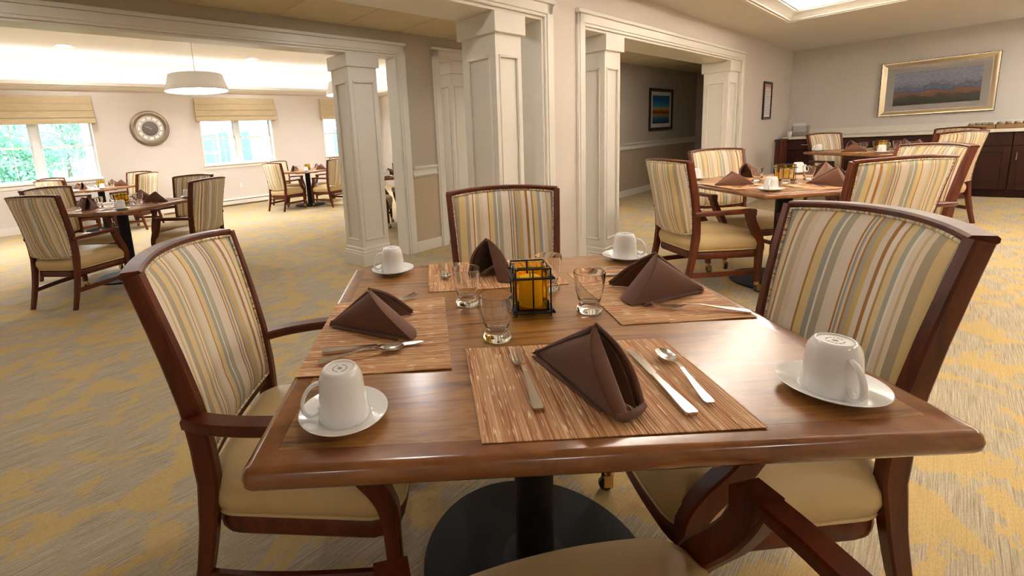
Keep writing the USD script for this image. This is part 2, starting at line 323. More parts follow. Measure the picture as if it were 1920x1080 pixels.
# carpet: grey streaked ground with ochre ikat figures (object space = room axes)
CARPET = Mn('carpet', {**TC,
    'mg': ('mapping', {'scale': (5, 300, 1)}), 'ng': ('noise_texture', {'scale': 1.0, 'detail': 3.0, 'roughness': .7}), 'rg': ('rgb_ramp', {'ramp': [(.28, srgb(126, 112, 90)), (.44, srgb(166, 151, 125)), (.58, srgb(188, 174, 148)), (.74, srgb(212, 199, 172))]}),
    'mf': ('mapping', {'scale': (40, 160, 1)}), 'nf': ('noise_texture', {'scale': 2.0, 'detail': 2.0}), 'rf': ('rgb_ramp', {'ramp': [(.3, (.70, .70, .70)), (.65, (1.08, 1.08, 1.08))]}),
    'mw': ('mapping', {'scale': (5, 95, 1)}), 'nw': ('noise_texture', {'scale': 1.0, 'detail': 2.0, 'roughness': .7}), 'sw': ('math', {'math_type': 'multiply_add', 'value2': .13, 'value3': -.065}), 'cw': ('combine_xyz', {}), 'wx': ('vector_math', {'math_type': 'add'}),
    'mv': ('mapping', {'scale': (4.0, 5.2, 1)}), 'nm': ('noise_texture', {'scale': 1.0, 'detail': 3.5, 'roughness': .62, 'distortion': .9}), 'rm': ('rgb_ramp', {'ramp': [(.506, (0, 0, 0)), (.522, (1, 1, 1))]}),
    'ro': ('rgb_ramp', {'ramp': [(.3, srgb(184, 156, 100)), (.7, srgb(204, 176, 120))]}), 'x': ('mix_color', {}), 'x2': ('mix_color', {'blend_type': 'multiply', 'fac': .55}),
    'nb': ('noise_texture', {'scale': 260.0, 'detail': 2.0}), 'b': ('bump', {'strength': .5, 'distance': .004})},
    [('tc.object', 'mg.vector'), ('mg.vector', 'ng.vector'), ('ng.fac', 'rg.fac'), ('tc.object', 'mf.vector'), ('mf.vector', 'nf.vector'), ('nf.fac', 'rf.fac'),
     ('tc.object', 'mw.vector'), ('mw.vector', 'nw.vector'), ('nw.fac', 'sw.value1'), ('sw.value', 'cw.x'), ('tc.object', 'wx.vector1'), ('cw.vector', 'wx.vector2'), ('wx.vector', 'mv.vector'), ('mv.vector', 'nm.vector'), ('nm.fac', 'rm.fac'), ('ng.fac', 'ro.fac'),
     ('rg.color', 'x.a'), ('ro.color', 'x.b'), ('rm.color', 'x.fac'), ('x.result', 'x2.a'), ('rf.color', 'x2.b'), ('x2.result', 'p.base_color'), ('tc.object', 'nb.vector'), ('nb.fac', 'b.height'), ('b.normal', 'p.normal')], .95)
def painting(name, ramp, amp, scale, coat, axis='y'):
    """bands of colour up the sheet, stirred by noise: object space, sheet in local x (across), z (up), 0..1 along z after mapping."""
    n = {**TC, 'm': ('mapping', {'scale': scale}), 'n': ('noise_texture', {'scale': 1.0, 'detail': 5.0, 'roughness': .65}), 'z': ('separate_xyz', {}), 's': ('math', {'math_type': 'multiply_add', 'value2': amp}),
         'r': ('rgb_ramp', {'ramp': ramp}), 'n2': ('noise_texture', {'scale': 28.0, 'detail': 3.0}), 'h': ('hsv', {'saturation': 1.1}), 'v': ('map_range', {'from_min': .3, 'from_max': .7, 'to_min': .7, 'to_max': 1.3})}
    l = [('tc.UV', 'm.vector'), ('m.vector', 'n.vector'), ('tc.UV', 'z.vector'), ('n.fac', 's.value1'), ('z.y', 's.value3'), ('s.value', 'r.fac'), ('r.color', 'h.color'), ('tc.UV', 'n2.vector'), ('n2.fac', 'v.value'), ('v.result', 'h.value'), ('h.color', 'p.base_color')]
    return Mn(name, n, l, .6, coat_weight=coat, coat_roughness=.01)
ART1 = painting('landscape_paint', [(.26, srgb(52, 58, 44)), (.36, srgb(72, 78, 60)), (.44, srgb(96, 84, 84)), (.50, srgb(150, 118, 92)), (.57, srgb(176, 132, 100)), (.61, srgb(112, 130, 172)), (.70, srgb(146, 162, 198)), (.74, srgb(136, 132, 146)), (.78, srgb(172, 182, 210)), (.95, srgb(196, 204, 226))], .42, (5, 6, 1), 0.0)
ART2 = painting('lake_photo', [(.15, srgb(18, 50, 100)), (.32, srgb(40, 120, 140)), (.44, srgb(200, 140, 60)), (.5, srgb(70, 30, 14)), (.56, srgb(170, 90, 30)), (.64, srgb(214, 170, 90)), (.70, srgb(90, 160, 180)), (.95, srgb(20, 100, 160))], .22, (14, 4, 1), .1)
LEAF = [usdkit.material(stage, LK + f'tree_leaf_{i}', {'d': ('diffuse_bsdf', {'color': c}), 't': ('translucent_bsdf', {'color': c}), 'x': ('mix_closure', {'fac': .35})}, [('d.BSDF', 'x.closure1'), ('t.BSDF', 'x.closure2')], surface='x.closure') for i, c in enumerate([(.09, .24, .21), (.17, .34, .25), (.05, .17, .175)])]
BARK = M('tree_bark', (.10, .08, .06), .9)
GRASS = mottled('lawn_grass', (.08, .16, .05), (.13, .24, .08), 3, .95)
SIDING = M('house_siding', srgb(226, 226, 228), .6)
SHUT = M('house_shutter', (.03, .06, .11), .5)
HGLASS = M('house_window_glass', srgb(70, 84, 104), .05)

# ------------------------------------------------------------------ the setting (room axes: a, b, z)
A0, A1 = -4.2, 9.4                                  # dining room: left end wall, buffet wall
BB = -4.4                                           # wall at the right behind the camera
B1, B1T = 1.25, 1.55                                # wall between dining room and hall
B2, B2T = 3.145, 3.30                               # wall between hall and window room
ZH = 2.32                                           # hall ceiling
fl = bx(-4.6, 11.2, BB - .3, LW_B + .3, -.10, 0)
struct('floor', fl, CARPET, 'grey streaked carpet with ochre ikat figures over the whole dining area')
def S(x0, x1, z0, z1): return sbox(x0, z0, x1, z1)
# opening jambs
O1 = (-3.6, 1.919, 2.00)                            # dining wall: wide opening (left) a0, a1, head
O2 = (2.451, 6.44, 2.00)                            # opening to the hall
poly = S(A0, 10.75, 0, 2.7).difference(S(O1[0], O1[1], -1, O1[2])).difference(S(O2[0], O2[1], -1, O2[2]))
struct('wall_dining', wall_a(poly, B1, B1T), WALL, 'cream wall with two cased openings between dining room and hall')
P1 = (-3.4, 2.123, 2.10); P2 = (2.71, 5.6, 2.10)
poly = S(-4.4, 10.75, 0, 3.4).difference(S(P1[0], P1[1], -1, P1[2])).difference(S(P2[0], P2[1], -1, P2[2]))
struct('wall_hall', wall_a(poly, B2, B2T), WALLH, 'tan wall along the hall with openings into the window room')
struct('wall_buffet', wall_b(S(BB - .2, B1, 0, 2.7), A1, A1 + .2), WALLG, 'grey beige wall behind the buffet counter')
struct('wall_hall_end', wall_b(S(B1T, B2, 0, 2.6), 10.55, 10.75), WALLH, 'end wall of the dim hall')
struct('wall_left', wall_b(S(BB - .2, LW_B + .2, 0, 3.4), -4.4, -4.2), WALL, 'wall at the left end of the rooms')
struct('wall_back', wall_a(S(-4.4, A1 + .2, 0, 2.7), BB - .2, BB), WALL, 'wall behind the camera')
struct('wall_window_room_end', wall_b(S(B2T, LW_B + .2, 0, 3.4), LW_A[1], LW_A[1] + .2), WALL, 'end wall of the window room')
# window wall
WINS = [(-1.52, .26, .905, 2.02), (2.21, 3.87, .985, 2.02), (5.27, 6.9, .985, 2.02)]
poly = S(-4.4, 7.4, 0, 3.4)
for a0, a1, z0, z1 in WINS: poly = poly.difference(S(a0, a1, z0, z1))
struct('wall_window', wall_a(poly, LW_B, LW_B + .2), WALL, 'pale wall with three windows at the far left')
# ceilings
tray = Polygon([(TR[0], TR[2]), (TR[1], TR[2]), (TR[1], TR[3]), (TR[0], TR[3])])
poly = sbox(-4.2, BB, A1, B1).difference(tray)
struct('ceiling_dining', extr(poly, ZD, ZD + .06), CEIL, 'beige ceiling of the dining room around the lit tray')
g = .26
box_t = sbox(TR[0] - g - .04, TR[2] - g - .04, TR[1] + g + .04, TR[3] + g + .04); box_i = sbox(TR[0] - g, TR[2] - g, TR[1] + g, TR[3] + g)
struct('ceiling_tray', cat_(extr(box_t.difference(box_i), ZD + .06, ZT + .06), extr(box_i, ZT, ZT + .06)), CEILW, 'white raised tray in the dining ceiling, lit from its cove')
# the tray's crown: stepped profile, parts one run each
tr = struct_group('trim_tray', 'white stepped crown moulding around the ceiling tray')
prof = [(0, -.012), (.03, -.012), (.03, .0), (.045, .008), (.06, .03), (.085, .055), (.12, .075), (.12, .09), (.135, .09), (.135, .105), (0, .105)]
def crown_ring(x0, x1, y0, y1, prof, sign, z):
    """mitred runs of a profile (offset inwards if sign > 0) round a rectangle."""
    out = []
    cs = [(x0, y0), (x1, y0), (x1, y1), (x0, y1)]
    for k in range(4):
        p, q = cs[k], cs[(k + 1) % 4]; pp = cs[k - 1]; qq = cs[(k + 2) % 4]
        rows = []
        for (c, d1, d2) in ((p, np.sign(np.subtract(pp, p)), np.sign(np.subtract(q, p))), (q, np.sign(np.subtract(p, q)), np.sign(np.subtract(qq, q)))):
            d = d1 + d2
            rows.append([(c[0] + sign * d[0] * u, c[1] + sign * d[1] * u, z + w) for u, w in prof])
        n = len(prof); v = np.array(rows[0] + rows[1]); f = []
        for i in range(n):
            j = (i + 1) % n; f += [(i, j, n + j), (i, n + j, n + i)]
        tri = tri2d(prof)
        f += [tuple(t[::-1]) for t in tri] + [tuple(n + np.array(t)) for t in tri]
        m = trimesh.Trimesh(v, np.array(f), process=False)
        if m.volume < 0: m.invert()
        out.append(m)
    return out
for m in crown_ring(TR[0] - .05, TR[1] + .05, TR[2] - .05, TR[3] + .05, [(-u, w) for u, w in [(0, 0), (-.0, 0)]] and prof, 1, ZD): obj('moulding', m, TRIM, tr)
struct('ceiling_window_room', bx(-4.4, 7.4, B2T, LW_B + .2, LZ, LZ + .06), CEILW, 'white ceiling of the window room')
# hall ceiling: lay-in tiles, each its own part
hc = struct_group('ceiling_hall', 'cream lay-in tile ceiling over the hall')
TS = .64; a_off = .876 - 8 * TS
for i in range(0, 25):
    for (y0, y1) in ((B1T, 1.865), (1.865, 2.505), (2.505, B2)):
        x0 = a_off + i * TS
        obj('tile', bx(x0 + .004, x0 + TS - .004, y0 + .004, y1 - .004, ZH, ZH + .02, .006), TILE, hc, smooth=20)
grid = [bx(a_off + i * TS - .012, a_off + i * TS + .012, B1T, B2, ZH + .006, ZH + .03) for i in range(26)] + [bx(a_off, 10.7, y - .012, y + .012, ZH + .006, ZH + .03) for y in (1.865, 2.505)]
obj('grid_bars', cat_(*grid), TILE, hc)
struct('ceiling_over_hall', bx(-4.4, 10.75, B1T, B2, ZH + .05, ZH + .1), CEIL, 'slab above the hall tiles')
# casings, jambs, rails and baseboards
def casing(name, label, o, bface, w=.105, d=.022, side=-1):
    t = struct_group(name, label)
    a0, a1, zt = o
    def prof_v(x0, x1): return cat_(bx(x0, x1, *sorted((bface, bface + side * d)), 0, zt + w, .003), bx(x0 + .02, x1 - .02, *sorted((bface, bface + side * (d + .008))), 0, zt + w - .02, .003))
    obj('casing_side', prof_v(a0 - w, a0), TRIM, t); obj('casing_side', prof_v(a1, a1 + w), TRIM, t)
    obj('casing_head', cat_(bx(a0 - w, a1 + w, *sorted((bface, bface + side * d)), zt, zt + w, .003), bx(a0 - w + .02, a1 + w - .02, *sorted((bface, bface + side * (d + .008))), zt + .02, zt + w - .02, .003),
                            bx(a0 - w - .006, a1 + w + .006, *sorted((bface, bface + side * (d + .016))), zt + w - .018, zt + w + .012, .004)), TRIM, t)
    return t
def jambs(t, o, b0, b1, th=.02):
    a0, a1, zt = o
    obj('jamb', bx(a0, a0 + th, b0, b1, 0, zt, .002), TRIM, t); obj('jamb', bx(a1 - th, a1, b0, b1, 0, zt, .002), TRIM, t)
    obj('head_lining', bx(a0 + th, a1 - th, b0, b1, zt - th, zt, .002), TRIM, t)
t = casing('trim_opening_1', 'white casing of the wide opening between dining room and hall', O1, B1); jambs(t, O1, B1 - .005, B1T + .005)
t = casing('trim_opening_2', 'white casing of the hall opening beside the framed notice', O2, B1); jambs(t, O2, B1 - .005, B1T + .005)
t = casing('trim_opening_3', 'white casing of the wide opening into the window room', P1, B2); jambs(t, P1, B2 - .005, B2T + .005)
t = casing('trim_opening_4', 'white casing of the narrow opening seen behind the big column', P2, B2); jambs(t, P2, B2 - .005, B2T + .005)
def rail(name, label, a0, a1, b, z0=.83, z1=.955, parent=None):
    """chair rail on a wall running along A, its front towards -B."""
    pr = [(0, 0), (.012, 0), (.028, .02), (.028, .03), (.016, .038), (.016, .072), (.024, .08), (.024, .088), (.04, .105), (.04, .118), (0, .125)]
    h = (z1 - z0) / .125
    v = np.array([[a, b - u, z0 + w * h] for a in (a0, a1) for u, w in pr]); n = len(pr); f = []
    for i in range(n):
        j = (i + 1) % n; f += [(i, n + i, n + j), (i, n + j, j)]
    tri = tri2d(pr)
    f += [tuple(x) for x in tri] + [tuple(n + np.array(x)[::-1]) for x in tri]
    m = trimesh.Trimesh(v, np.array(f), process=False)
    if m.volume < 0: m.invert()
    return struct(name, m, TRIM, label)
rail('trim_rail_1', 'white chair rail on the short wall between two columns', P1[1] + .117, P2[0] - .117, B2)
rail('trim_rail_2', 'white chair rail along the hall wall below the lake picture', P2[1] + .117, 10.55, B2)
def base(name, label, a0, a1, b0, b1, h=.10):
    struct(name, cat_(bx(a0, a1, b0, b1, 0, h, .003)), TRIM, label)
base('baseboard_hall_1', 'white baseboard below the short wall', P1[1] + .107, P2[0] - .107, B2 - .018, B2, .12)
base('baseboard_hall_2', 'white baseboard along the hall', P2[1] + .107, 10.55, B2 - .018, B2, .12)
base('baseboard_dining_1', 'white baseboard between the two dining openings', O1[1] + .107, O2[0] - .107, B1 - .018, B1)
base('baseboard_dining_2', 'white baseboard below the framed notice', O2[1] + .107, 8.7, B1 - .018, B1)
base('baseboard_window', 'white baseboard below the left window', -4.2, 1.15, LW_B - .018, LW_B, .14)
# wainscot panels below the rail (a darker tan)
struct('trim_wainscot_1', bx(P1[1] + .107, P2[0] - .107, B2 - .006, B2 - .001, .12, .83), WALLT, 'tan lower wall under the short chair rail')
struct('trim_wainscot_2', bx(P2[1] + .107, 10.55, B2 - .006, B2 - .001, .12, .83), WALLT, 'tan lower wall under the hall chair rail')
# cove ledges in the window room
LED = [(0, 0), (.02, .0), (.03, .012), (.05, .018), (.075, .045), (.10, .062), (.10, .085), (.125, .085), (.125, .15), (.105, .15), (.105, .105), (0, .105)]
def ledge(name, label, p0, p1, n):
    v = np.array([[p[0] + n[0] * u, p[1] + n[1] * u, 2.575 + w] for p in (p0, p1) for u, w in LED]); k = len(LED); f = []
    for i in range(k):
        j = (i + 1) % k; f += [(i, k + i, k + j), (i, k + j, j)]
    tri = tri2d(LED)
    f += [tuple(x) for x in tri] + [tuple(k + np.array(x)[::-1]) for x in tri]
    m = trimesh.Trimesh(v, np.array(f), process=False)
    if m.volume < 0: m.invert()
    struct(name, m, TRIM, label)
ledge('trim_cove_1', 'white cove ledge above the windows', (-4.2, LW_B), (LW_A[1], LW_B), (0, -1))
ledge('trim_cove_2', 'white cove ledge on the end wall of the window room', (LW_A[1], LW_B), (LW_A[1], B2T), (-1, 0))
# windows: a pair of double-hung sashes each
def window(k, label, w):
    a0, a1, z0, z1 = w
    t = struct_group(f'window_{k}', label)
    b0 = LW_B + .11; fr = .045; am = (a0 + a1) / 2; mw = .055
    for x0, x1, y in ((a0, a0 + .02, 0), (a1 - .02, a1, 0)): obj('jamb', bx(x0, x1, LW_B - .004, LW_B + .2, z0, z1, .002), WHITEP, t)
    obj('sill', bx(a0 - .03, a1 + .03, LW_B - .045, LW_B + .2, z0 - .03, z0 + .012, .005), WHITEP, t)
    obj('apron', bx(a0 - .02, a1 + .02, LW_B - .014, LW_B, z0 - .10, z0 - .03, .003), TRIM, t)
    obj('head', bx(a0, a1, LW_B, LW_B + .2, z1 - .02, z1, .002), WHITEP, t)
    obj('mullion', bx(am - mw, am + mw, b0 - .03, b0 + .07, z0 + .012, z1 - .02, .004), WHITEP, t)
    zm = (z0 + z1) / 2 + .08
    for (x0, x1) in ((a0 + .02, am - mw), (am + mw, a1 - .02)):
        for (lo, hi, yb) in ((z0 + .012, zm + .018, b0), (zm - .018, z1 - .02, b0 + .032)):
            s = .032
            obj('sash', cat_(bx(x0, x0 + s, yb, yb + .03, lo, hi, .003), bx(x1 - s, x1, yb, yb + .03, lo, hi, .003), bx(x0, x1, yb, yb + .03, lo, lo + s, .003), bx(x0, x1, yb, yb + .03, hi - s, hi, .003)), WHITEP, t)
            obj('pane', bx(x0 + s - .003, x1 - s + .003, yb + .012, yb + .016, lo + s - .003, hi - s + .003), PANE, t, smooth=False)
            W = x1 - x0 - 2 * s
            bars = [bx(x0 + s + W * q / 3 - .006, x0 + s + W * q / 3 + .006, yb + .008, yb + .02, lo + s, hi - s) for q in (1, 2)] + [bx(x0 + s, x1 - s, yb + .009, yb + .019, (lo + hi) / 2 - .006, (lo + hi) / 2 + .006)]
            obj('muntins', cat_(*bars), WHITEP, t)
window(1, 'twin sash window showing green trees, at the left edge', WINS[0])
window(2, 'twin sash window right of the wall clock, white house outside', WINS[1])
window(3, 'window partly hidden by the left white column', WINS[2])

# square panelled columns
def column(label, a0, a1, b0, b1, ztop, zcap=(.13, .0)):
    t = thing('column', label, 'column', room((a0 + a1) / 2, (b0 + b1) / 2), ROT)
    hx, hy = (a1 - a0) / 2, (b1 - b0) / 2
    zc = ztop - .125
    zb = .19
    obj('shaft', bx(-hx + .012, hx - .012, -hy + .012, hy - .012, .0, ztop - .002), TRIM, t)
    e = .012
    def frame(w, z0, z1):                            # stiles and rails proud of the shaft, with an inner bead, on the plane y = 0 facing -y
        st = min(.062, w * .24)
        parts = [bx(-w, -w + st, 0, e, z0, z1), bx(w - st, w, 0, e, z0, z1), bx(-w + st, w - st, 0, e, z0, z0 + .07), bx(-w + st, w - st, 0, e, z1 - .13, z1)]
        q = .016; i0, i1, j0, j1 = -w + st, w - st, z0 + .07, z1 - .13
        for (x0, x1, y0, y1) in ((i0, i0 + q, j0, j1), (i1 - q, i1, j0, j1), (i0, i1, j0, j0 + q), (i0, i1, j1 - q, j1)):
            parts.append(bx(x0, x1, -.007, e, y0, y1, .004))
        return cat_(*parts)
    for (w, d, rz) in ((hx, hy, 0), (hy, hx, 90), (hx, hy, 180), (hy, hx, 270)):
        obj('panel_frame', moved(moved(frame(w - (.0 if rz in (0, 180) else e), zb, zc), y=-d), rz=rz), TRIM, t)
    k = .024
    obj('capital', cat_(bx(-hx - k, hx + k, -hy - k, hy + k, zc, ztop, .003)), TRIM, t)
    obj('plinth', cat_(bx(-hx - k, hx + k, -hy - k, hy + k, 0, .13, .003), bx(-hx - .016, hx + .016, -hy - .016, hy + .016, .13, .155, .006), bx(-hx - .008, hx + .008, -hy - .008, hy + .008, .155, zb, .006)), TRIM, t)
    return t
column('white panelled column left of the short wall, standing in the wide far opening', 1.533, 1.858, B2 - .0, B2 + .31, 2.08)
column('narrow white column just left of the biggest column, half hidden', 2.90, 3.22, B2, B2 + .31, 2.08)
column('biggest white panelled column, behind the far chair', 1.415, 1.678, B1 + .005, B1 + .29, 1.98)
column('white panelled column in the middle of the hall opening, right of the far chair', 2.80, 3.068, B1 + .005, B1 + .27, 1.98)
column('white column at the right jamb of the hall opening, near the notice', 5.985, 6.36, B1 + .005, B1 + .29, 1.98)

# ------------------------------------------------------------------ wall things
def flat_uv(x0, x1, z0, z1, y):
    """a sheet facing -y with uv 0..1."""
    v = np.array([(x0, y, z0), (x1, y, z0), (x1, y, z1), (x0, y, z1)]); return (v, np.array([(0, 1, 2), (0, 2, 3)])), np.array([(0, 0), (1, 0), (1, 1), (0, 1)], float)
def frame4(w, h, fw, d, prof=None):
    """four mitred frame members round a w x h picture, facing -y, back on y = 0."""
    prof = prof or [(0, 0), (0, -d), (fw * .35, -d), (fw * .8, -d * .55), (fw, -d * .5), (fw, 0)]
    out = []
    for (dx, dz, L, H) in ((1, 0, w, h), (0, 1, h, w), (-1, 0, w, h), (0, -1, h, w)):
        n = len(prof); v = []
        for e in (-1, 1):
            for u, y in prof:
                s = e * (L / 2 - u); o = -(H / 2 - u)
                # along (dx, dz), outward normal is (dz, -dx)
                v.append((dx * s + dz * -o * 1.0, y, dz * s - dx * -o * 1.0))
        f = []
        for i in range(n):
            j = (i + 1) % n; f += [(i, j, n + j), (i, n + j, n + i)]
        tri = tri2d(prof)
        f += [tuple(t[::-1]) for t in tri] + [tuple(n + np.array(t)) for t in tri]
        m = trimesh.Trimesh(np.array(v), np.array(f), process=False)
        if m.volume < 0: m.invert()
        out.append(m)
    return out
# big landscape on the buffet wall (faces -A: local -y must point to -A, so turn by -90 in the room)
W, H = 1.16, .79
p = thing('landscape_picture', 'wide champagne-framed landscape painting above the buffet counter', 'picture', room(A1 - .001, (.113 - 1.044) / 2, 1.155 + H / 2), ROT - 90)
for m in frame4(W, H, .062, .04): obj('frame', m, FRAMES, p)
obj('frame_edge', cat_(*frame4(W + .014, H + .014, .010, .034, [(0, 0), (0, -.034), (.010, -.034), (.010, 0)])), FRAMEK, p)
obj('mat', bx(-W / 2 + .05, W / 2 - .05, -.014, -.002, -H / 2 + .05, H / 2 - .05), MATB, p)
m, uv = flat_uv(-W / 2 + .15, W / 2 - .14, -H / 2 + .145, H / 2 - .155, -.0148); obj('painting', m, ART1, p, smooth=False, uv=uv, label='painted landscape sheet of bay and hills')
obj('glazing', bx(-W / 2 + .055, W / 2 - .055, -.0185, -.0165, -H / 2 + .055, H / 2 - .055), PGLASS, p, smooth=False)
W, H = 1.07, .79
p = thing('lake_picture', 'dark-framed blue and orange lake picture on the hall wall', 'picture', room((8.09 + 9.20) / 2, B2 - .001, 1.145 + H / 2), ROT)
for m in frame4(W, H, .055, .03, [(0, 0), (0, -.03), (.055, -.024), (.055, 0)]): obj('frame', m, FRAMEB, p)
obj('mat', bx(-W / 2 + .05, W / 2 - .05, -.012, -.002, -H / 2 + .05, H / 2 - .05), MATW, p)
m, uv = flat_uv(-W / 2 + .14, W / 2 - .14, -H / 2 + .13, H / 2 - .13, -.0128); obj('photo_print', m, ART2, p, smooth=False, uv=uv, label='lake photo with orange reflections')
W, H = .46, .565
p = thing('framed_notice', 'black-framed notice with pink heading on the wall beside the buffet corner', 'notice', room((7.597 + 8.06) / 2, B1 - .001, 1.22 + H / 2), ROT)
for m in frame4(W, H, .04, .02, [(0, 0), (0, -.02), (.04, -.02), (.04, 0)]): obj('frame', m, FRAMEB, p)
obj('paper', bx(-W / 2 + .035, W / 2 - .035, -.008, -.002, -H / 2 + .035, H / 2 - .035), PAPER, p)
obj('heading', cat_(bx(-.18, .18, -.0095, -.0078, .205, .235), bx(-.18, .18, -.0095, -.0078, .13, .142)), PINKP, p)
r_ = random.Random(3); bars = []
z = .19
while z > -.22:
    if not (.12 < z < .15):
        x = -.16
        while x < .15:
            w = r_.uniform(.02, .07); bars.append(bx(x, min(x + w, .16), -.0092, -.0078, z, z + .007)); x += w + .012
    z -= .021
obj('print_lines', cat_(*bars), GREYP, p, kind='stuff')
# wall clock
R = .36
p = thing('wall_clock', 'round bronze wall clock with dark centre between the two left windows', 'clock', room(1.233, LW_B - .001, 1.832), ROT)
def disc_y(prof, n=64): return moved(lathe(prof, n), rx=90)
obj('rim', disc_y([(0.0, 0.0), (R, 0), (R, .03), (R - .02, .05), (R - .05, .052), (R - .075, .036), (R - .085, .036), (R - .10, .028), (R - .10, .02), (0, .02)]), BRONZE, p)
obj('dial', disc_y([(0, .018), (.255, .018), (.255, .024), (0, .024)]), SILVER, p)
obj('dial_centre', disc_y([(0, .022), (.148, .022), (.148, .03), (.135, .034), (0, .034)]), CLKDK, p)
for k in range(12):
    a = math.radians(90 - 30 * k); pl = bx(-.038, .038, -.0, .008, -.022, .022, .003)
    obj('hour_plaque', moved(moved(pl, ry=30 * k), x=.205 * math.cos(a), z=.205 * math.sin(a), y=-.031), CLKWH, p)
def hand(L, w, deg, y): return moved(hull([(-w, y - .003, -.03), (w, y - .003, -.03), (-w * .4, y - .003, L), (w * .4, y - .003, L), (-w, y, -.03), (w, y, -.03), (-w * .4, y, L), (w * .4, y, L)]), ry=deg)
obj('hour_hand', hand(.085, .008, -62, -.038), CLKWH, p); obj('minute_hand', hand(.125, .006, -64, -.042), SILVER, p)
obj('hub', moved(trimesh.creation.cylinder(.012, .012, sections=16), rx=90, y=-.042), BRONZE, p)
# outlet, baseboard heater
p = thing('wall_outlet', 'small white wall outlet below the right end of the middle window', 'outlet', room(2.94, LW_B - .001, .46), ROT)
obj('cover_plate', bx(-.038, .038, -.008, 0, -.06, .06, .003), TRIM, p); obj('socket', bx(-.017, .017, -.011, -.006, .008, .038, .003), WHITEP, p); obj('socket', bx(-.017, .017, -.011, -.006, -.038, -.008, .003), WHITEP, p)
p = thing('baseboard_heater', 'long white baseboard heater along the window wall', 'heater', room(1.18, LW_B, 0), ROT)
Lh = 5.9
pr = [(0, .03), (-.05, .03), (-.065, .045), (-.065, .15), (-.05, .175), (-.02, .172), (0, .172)]
v = np.array([[x, y, z] for x in (0, Lh) for y, z in pr]); n = len(pr); f = []
for i in range(n):
    j = (i + 1) % n; f += [(i, n + i, n + j), (i, n + j, j)]
tri = tri2d(pr)
f += [tuple(x) for x in tri] + [tuple(n + np.array(x)[::-1]) for x in tri]
m = trimesh.Trimesh(v, np.array(f), process=False)
if m.volume < 0: m.invert()
obj('cover', m, TRIM, p); obj('louvre', bx(.02, Lh - .02, -.071, -.058, .128, .138, .002), FRAMEK, p)
obj('foot', cat_(*[bx(x, x + .03, -.05, 0, 0, .04) for x in np.linspace(.02, Lh - .05, 6)]), TRIM, p)
# roman blinds
def blind(label, a0, a1, z0, z1, group=None):
    t = thing('roman_blind', label, 'blind', room((a0 + a1) / 2, LW_B - .005, z0), ROT, group)
    w = (a1 - a0) / 2; h = (z1 - z0) / 4
    for k in range(4):
        zt = z1 - z0 - k * h; zb = zt - h - (.02 if k < 3 else 0)
        d0, d1 = .045 + .012 * k, .062 + .016 * k
        pr = [(0, zt), (-d0, zt - .004), (-d1, zb + .02), (-d1, zb), (-d1 + .012, zb - .0), (0, zb + .006)]
        v = np.array([[x, y, z] for x in (-w - .006 * k, w + .006 * k) for y, z in pr]); n = len(pr); f = []
        for i in range(n):
            j = (i + 1) % n; f += [(i, n + i, n + j), (i, n + j, j)]
        tri = tri2d(pr)
        f += [tuple(x) for x in tri] + [tuple(n + np.array(x)[::-1]) for x in tri]
        m = trimesh.Trimesh(v, np.array(f), process=False)
        if m.volume < 0: m.invert()
        obj('pleat', m, BLIND, t)
blind('tan pleated roman blind over the left window with trees', -1.62, .30, 1.955, 2.475)
blind('tan pleated roman blind over the window right of the clock', 2.15, 3.95, 1.955, 2.475)
blind('tan pleated roman blind partly hidden by the left column', 5.22, 7.0, 1.955, 2.475)

# ------------------------------------------------------------------ lamps
def pendant(a, b, z0, label):
    t = thing('pendant_lamp', label, 'pendant lamp', room(a, b, z0), ROT)
    r0, r1, h = .515, .435, .27
    obj('shade', lathe([(r0, 0), (r1, h), (r1 - .01, h + .004), (r1 - .012, h), (r0 - .012, .004), (r0 - .006, -.003), (r0, 0)], 64), SHADE, t)
    obj('diffuser', lathe([(0, .03), (r0 - .03, .03), (r0 - .03, .036), (0, .036)], 64), DIFFU, t)
    obj('top_disc', lathe([(0, h - .01), (r1 - .013, h - .01), (r1 - .013, h - .002), (0, h - .002)], 48), SHADE, t)
    obj('cord', trimesh.creation.cylinder(.006, LZ - z0 - h, sections=8, transform=trimesh.transformations.translation_matrix([0, 0, (LZ - z0 + h) / 2])), WHITEP, t)
    obj('ceiling_canopy', lathe([(0, LZ - z0 - .03), (.16, LZ - z0 - .03), (.19, LZ - z0 - .012), (.19, LZ - z0), (0, LZ - z0)], 40), WHITEP, t)
    return t
pd = pendant(1.63, 8.2, 2.335, 'white drum pendant lamp hanging between the wall clock and the middle window')
dup(pd, room(4.77, 8.2, 2.335), ROT, 'white drum pendant lamp mostly hidden behind the left column')
dup(pd, room(-1.5, 8.2, 2.335), ROT, 'white drum pendant lamp out of view at the left end')
def downlight(a, b, z, label, r=.085, lens=None):
    t = thing('recessed_light', label, 'ceiling light', room(a, b, z), ROT)
    obj('trim_ring', lathe([(r - .012, -.001), (r + .022, -.006), (r + .026, -.002), (r + .026, .0), (r - .012, .0)][::1], 32), WHITEP, t)
    obj('lens', lathe([(0, -.003), (r - .012, -.003), (r - .012, -.0005), (0, -.0005)], 24), lens or LENS, t)
    return t
d0 = downlight(-.03, 9.5, LZ, 'round recessed light in the white ceiling left of the pendant lamp', .11)
dup(d0, room(3.2, 9.5, LZ), ROT, 'round recessed light in the white ceiling right of the pendant lamp')
WLN = ['over the left table', 'in front of the left columns', 'at the far left end', 'behind the short wall']
for (a, b) in ((-.03, 6.2), (3.2, 6.2), (-3.0, 7.5), (5.6, 6.2)): dup(d0, room(a, b, LZ), ROT, f'round recessed light in the window room ceiling, {WLN.pop(0)}')
d1 = downlight(-1.6, -2.7, ZD, 'round recessed light in the dining ceiling behind the nearest table', .085)
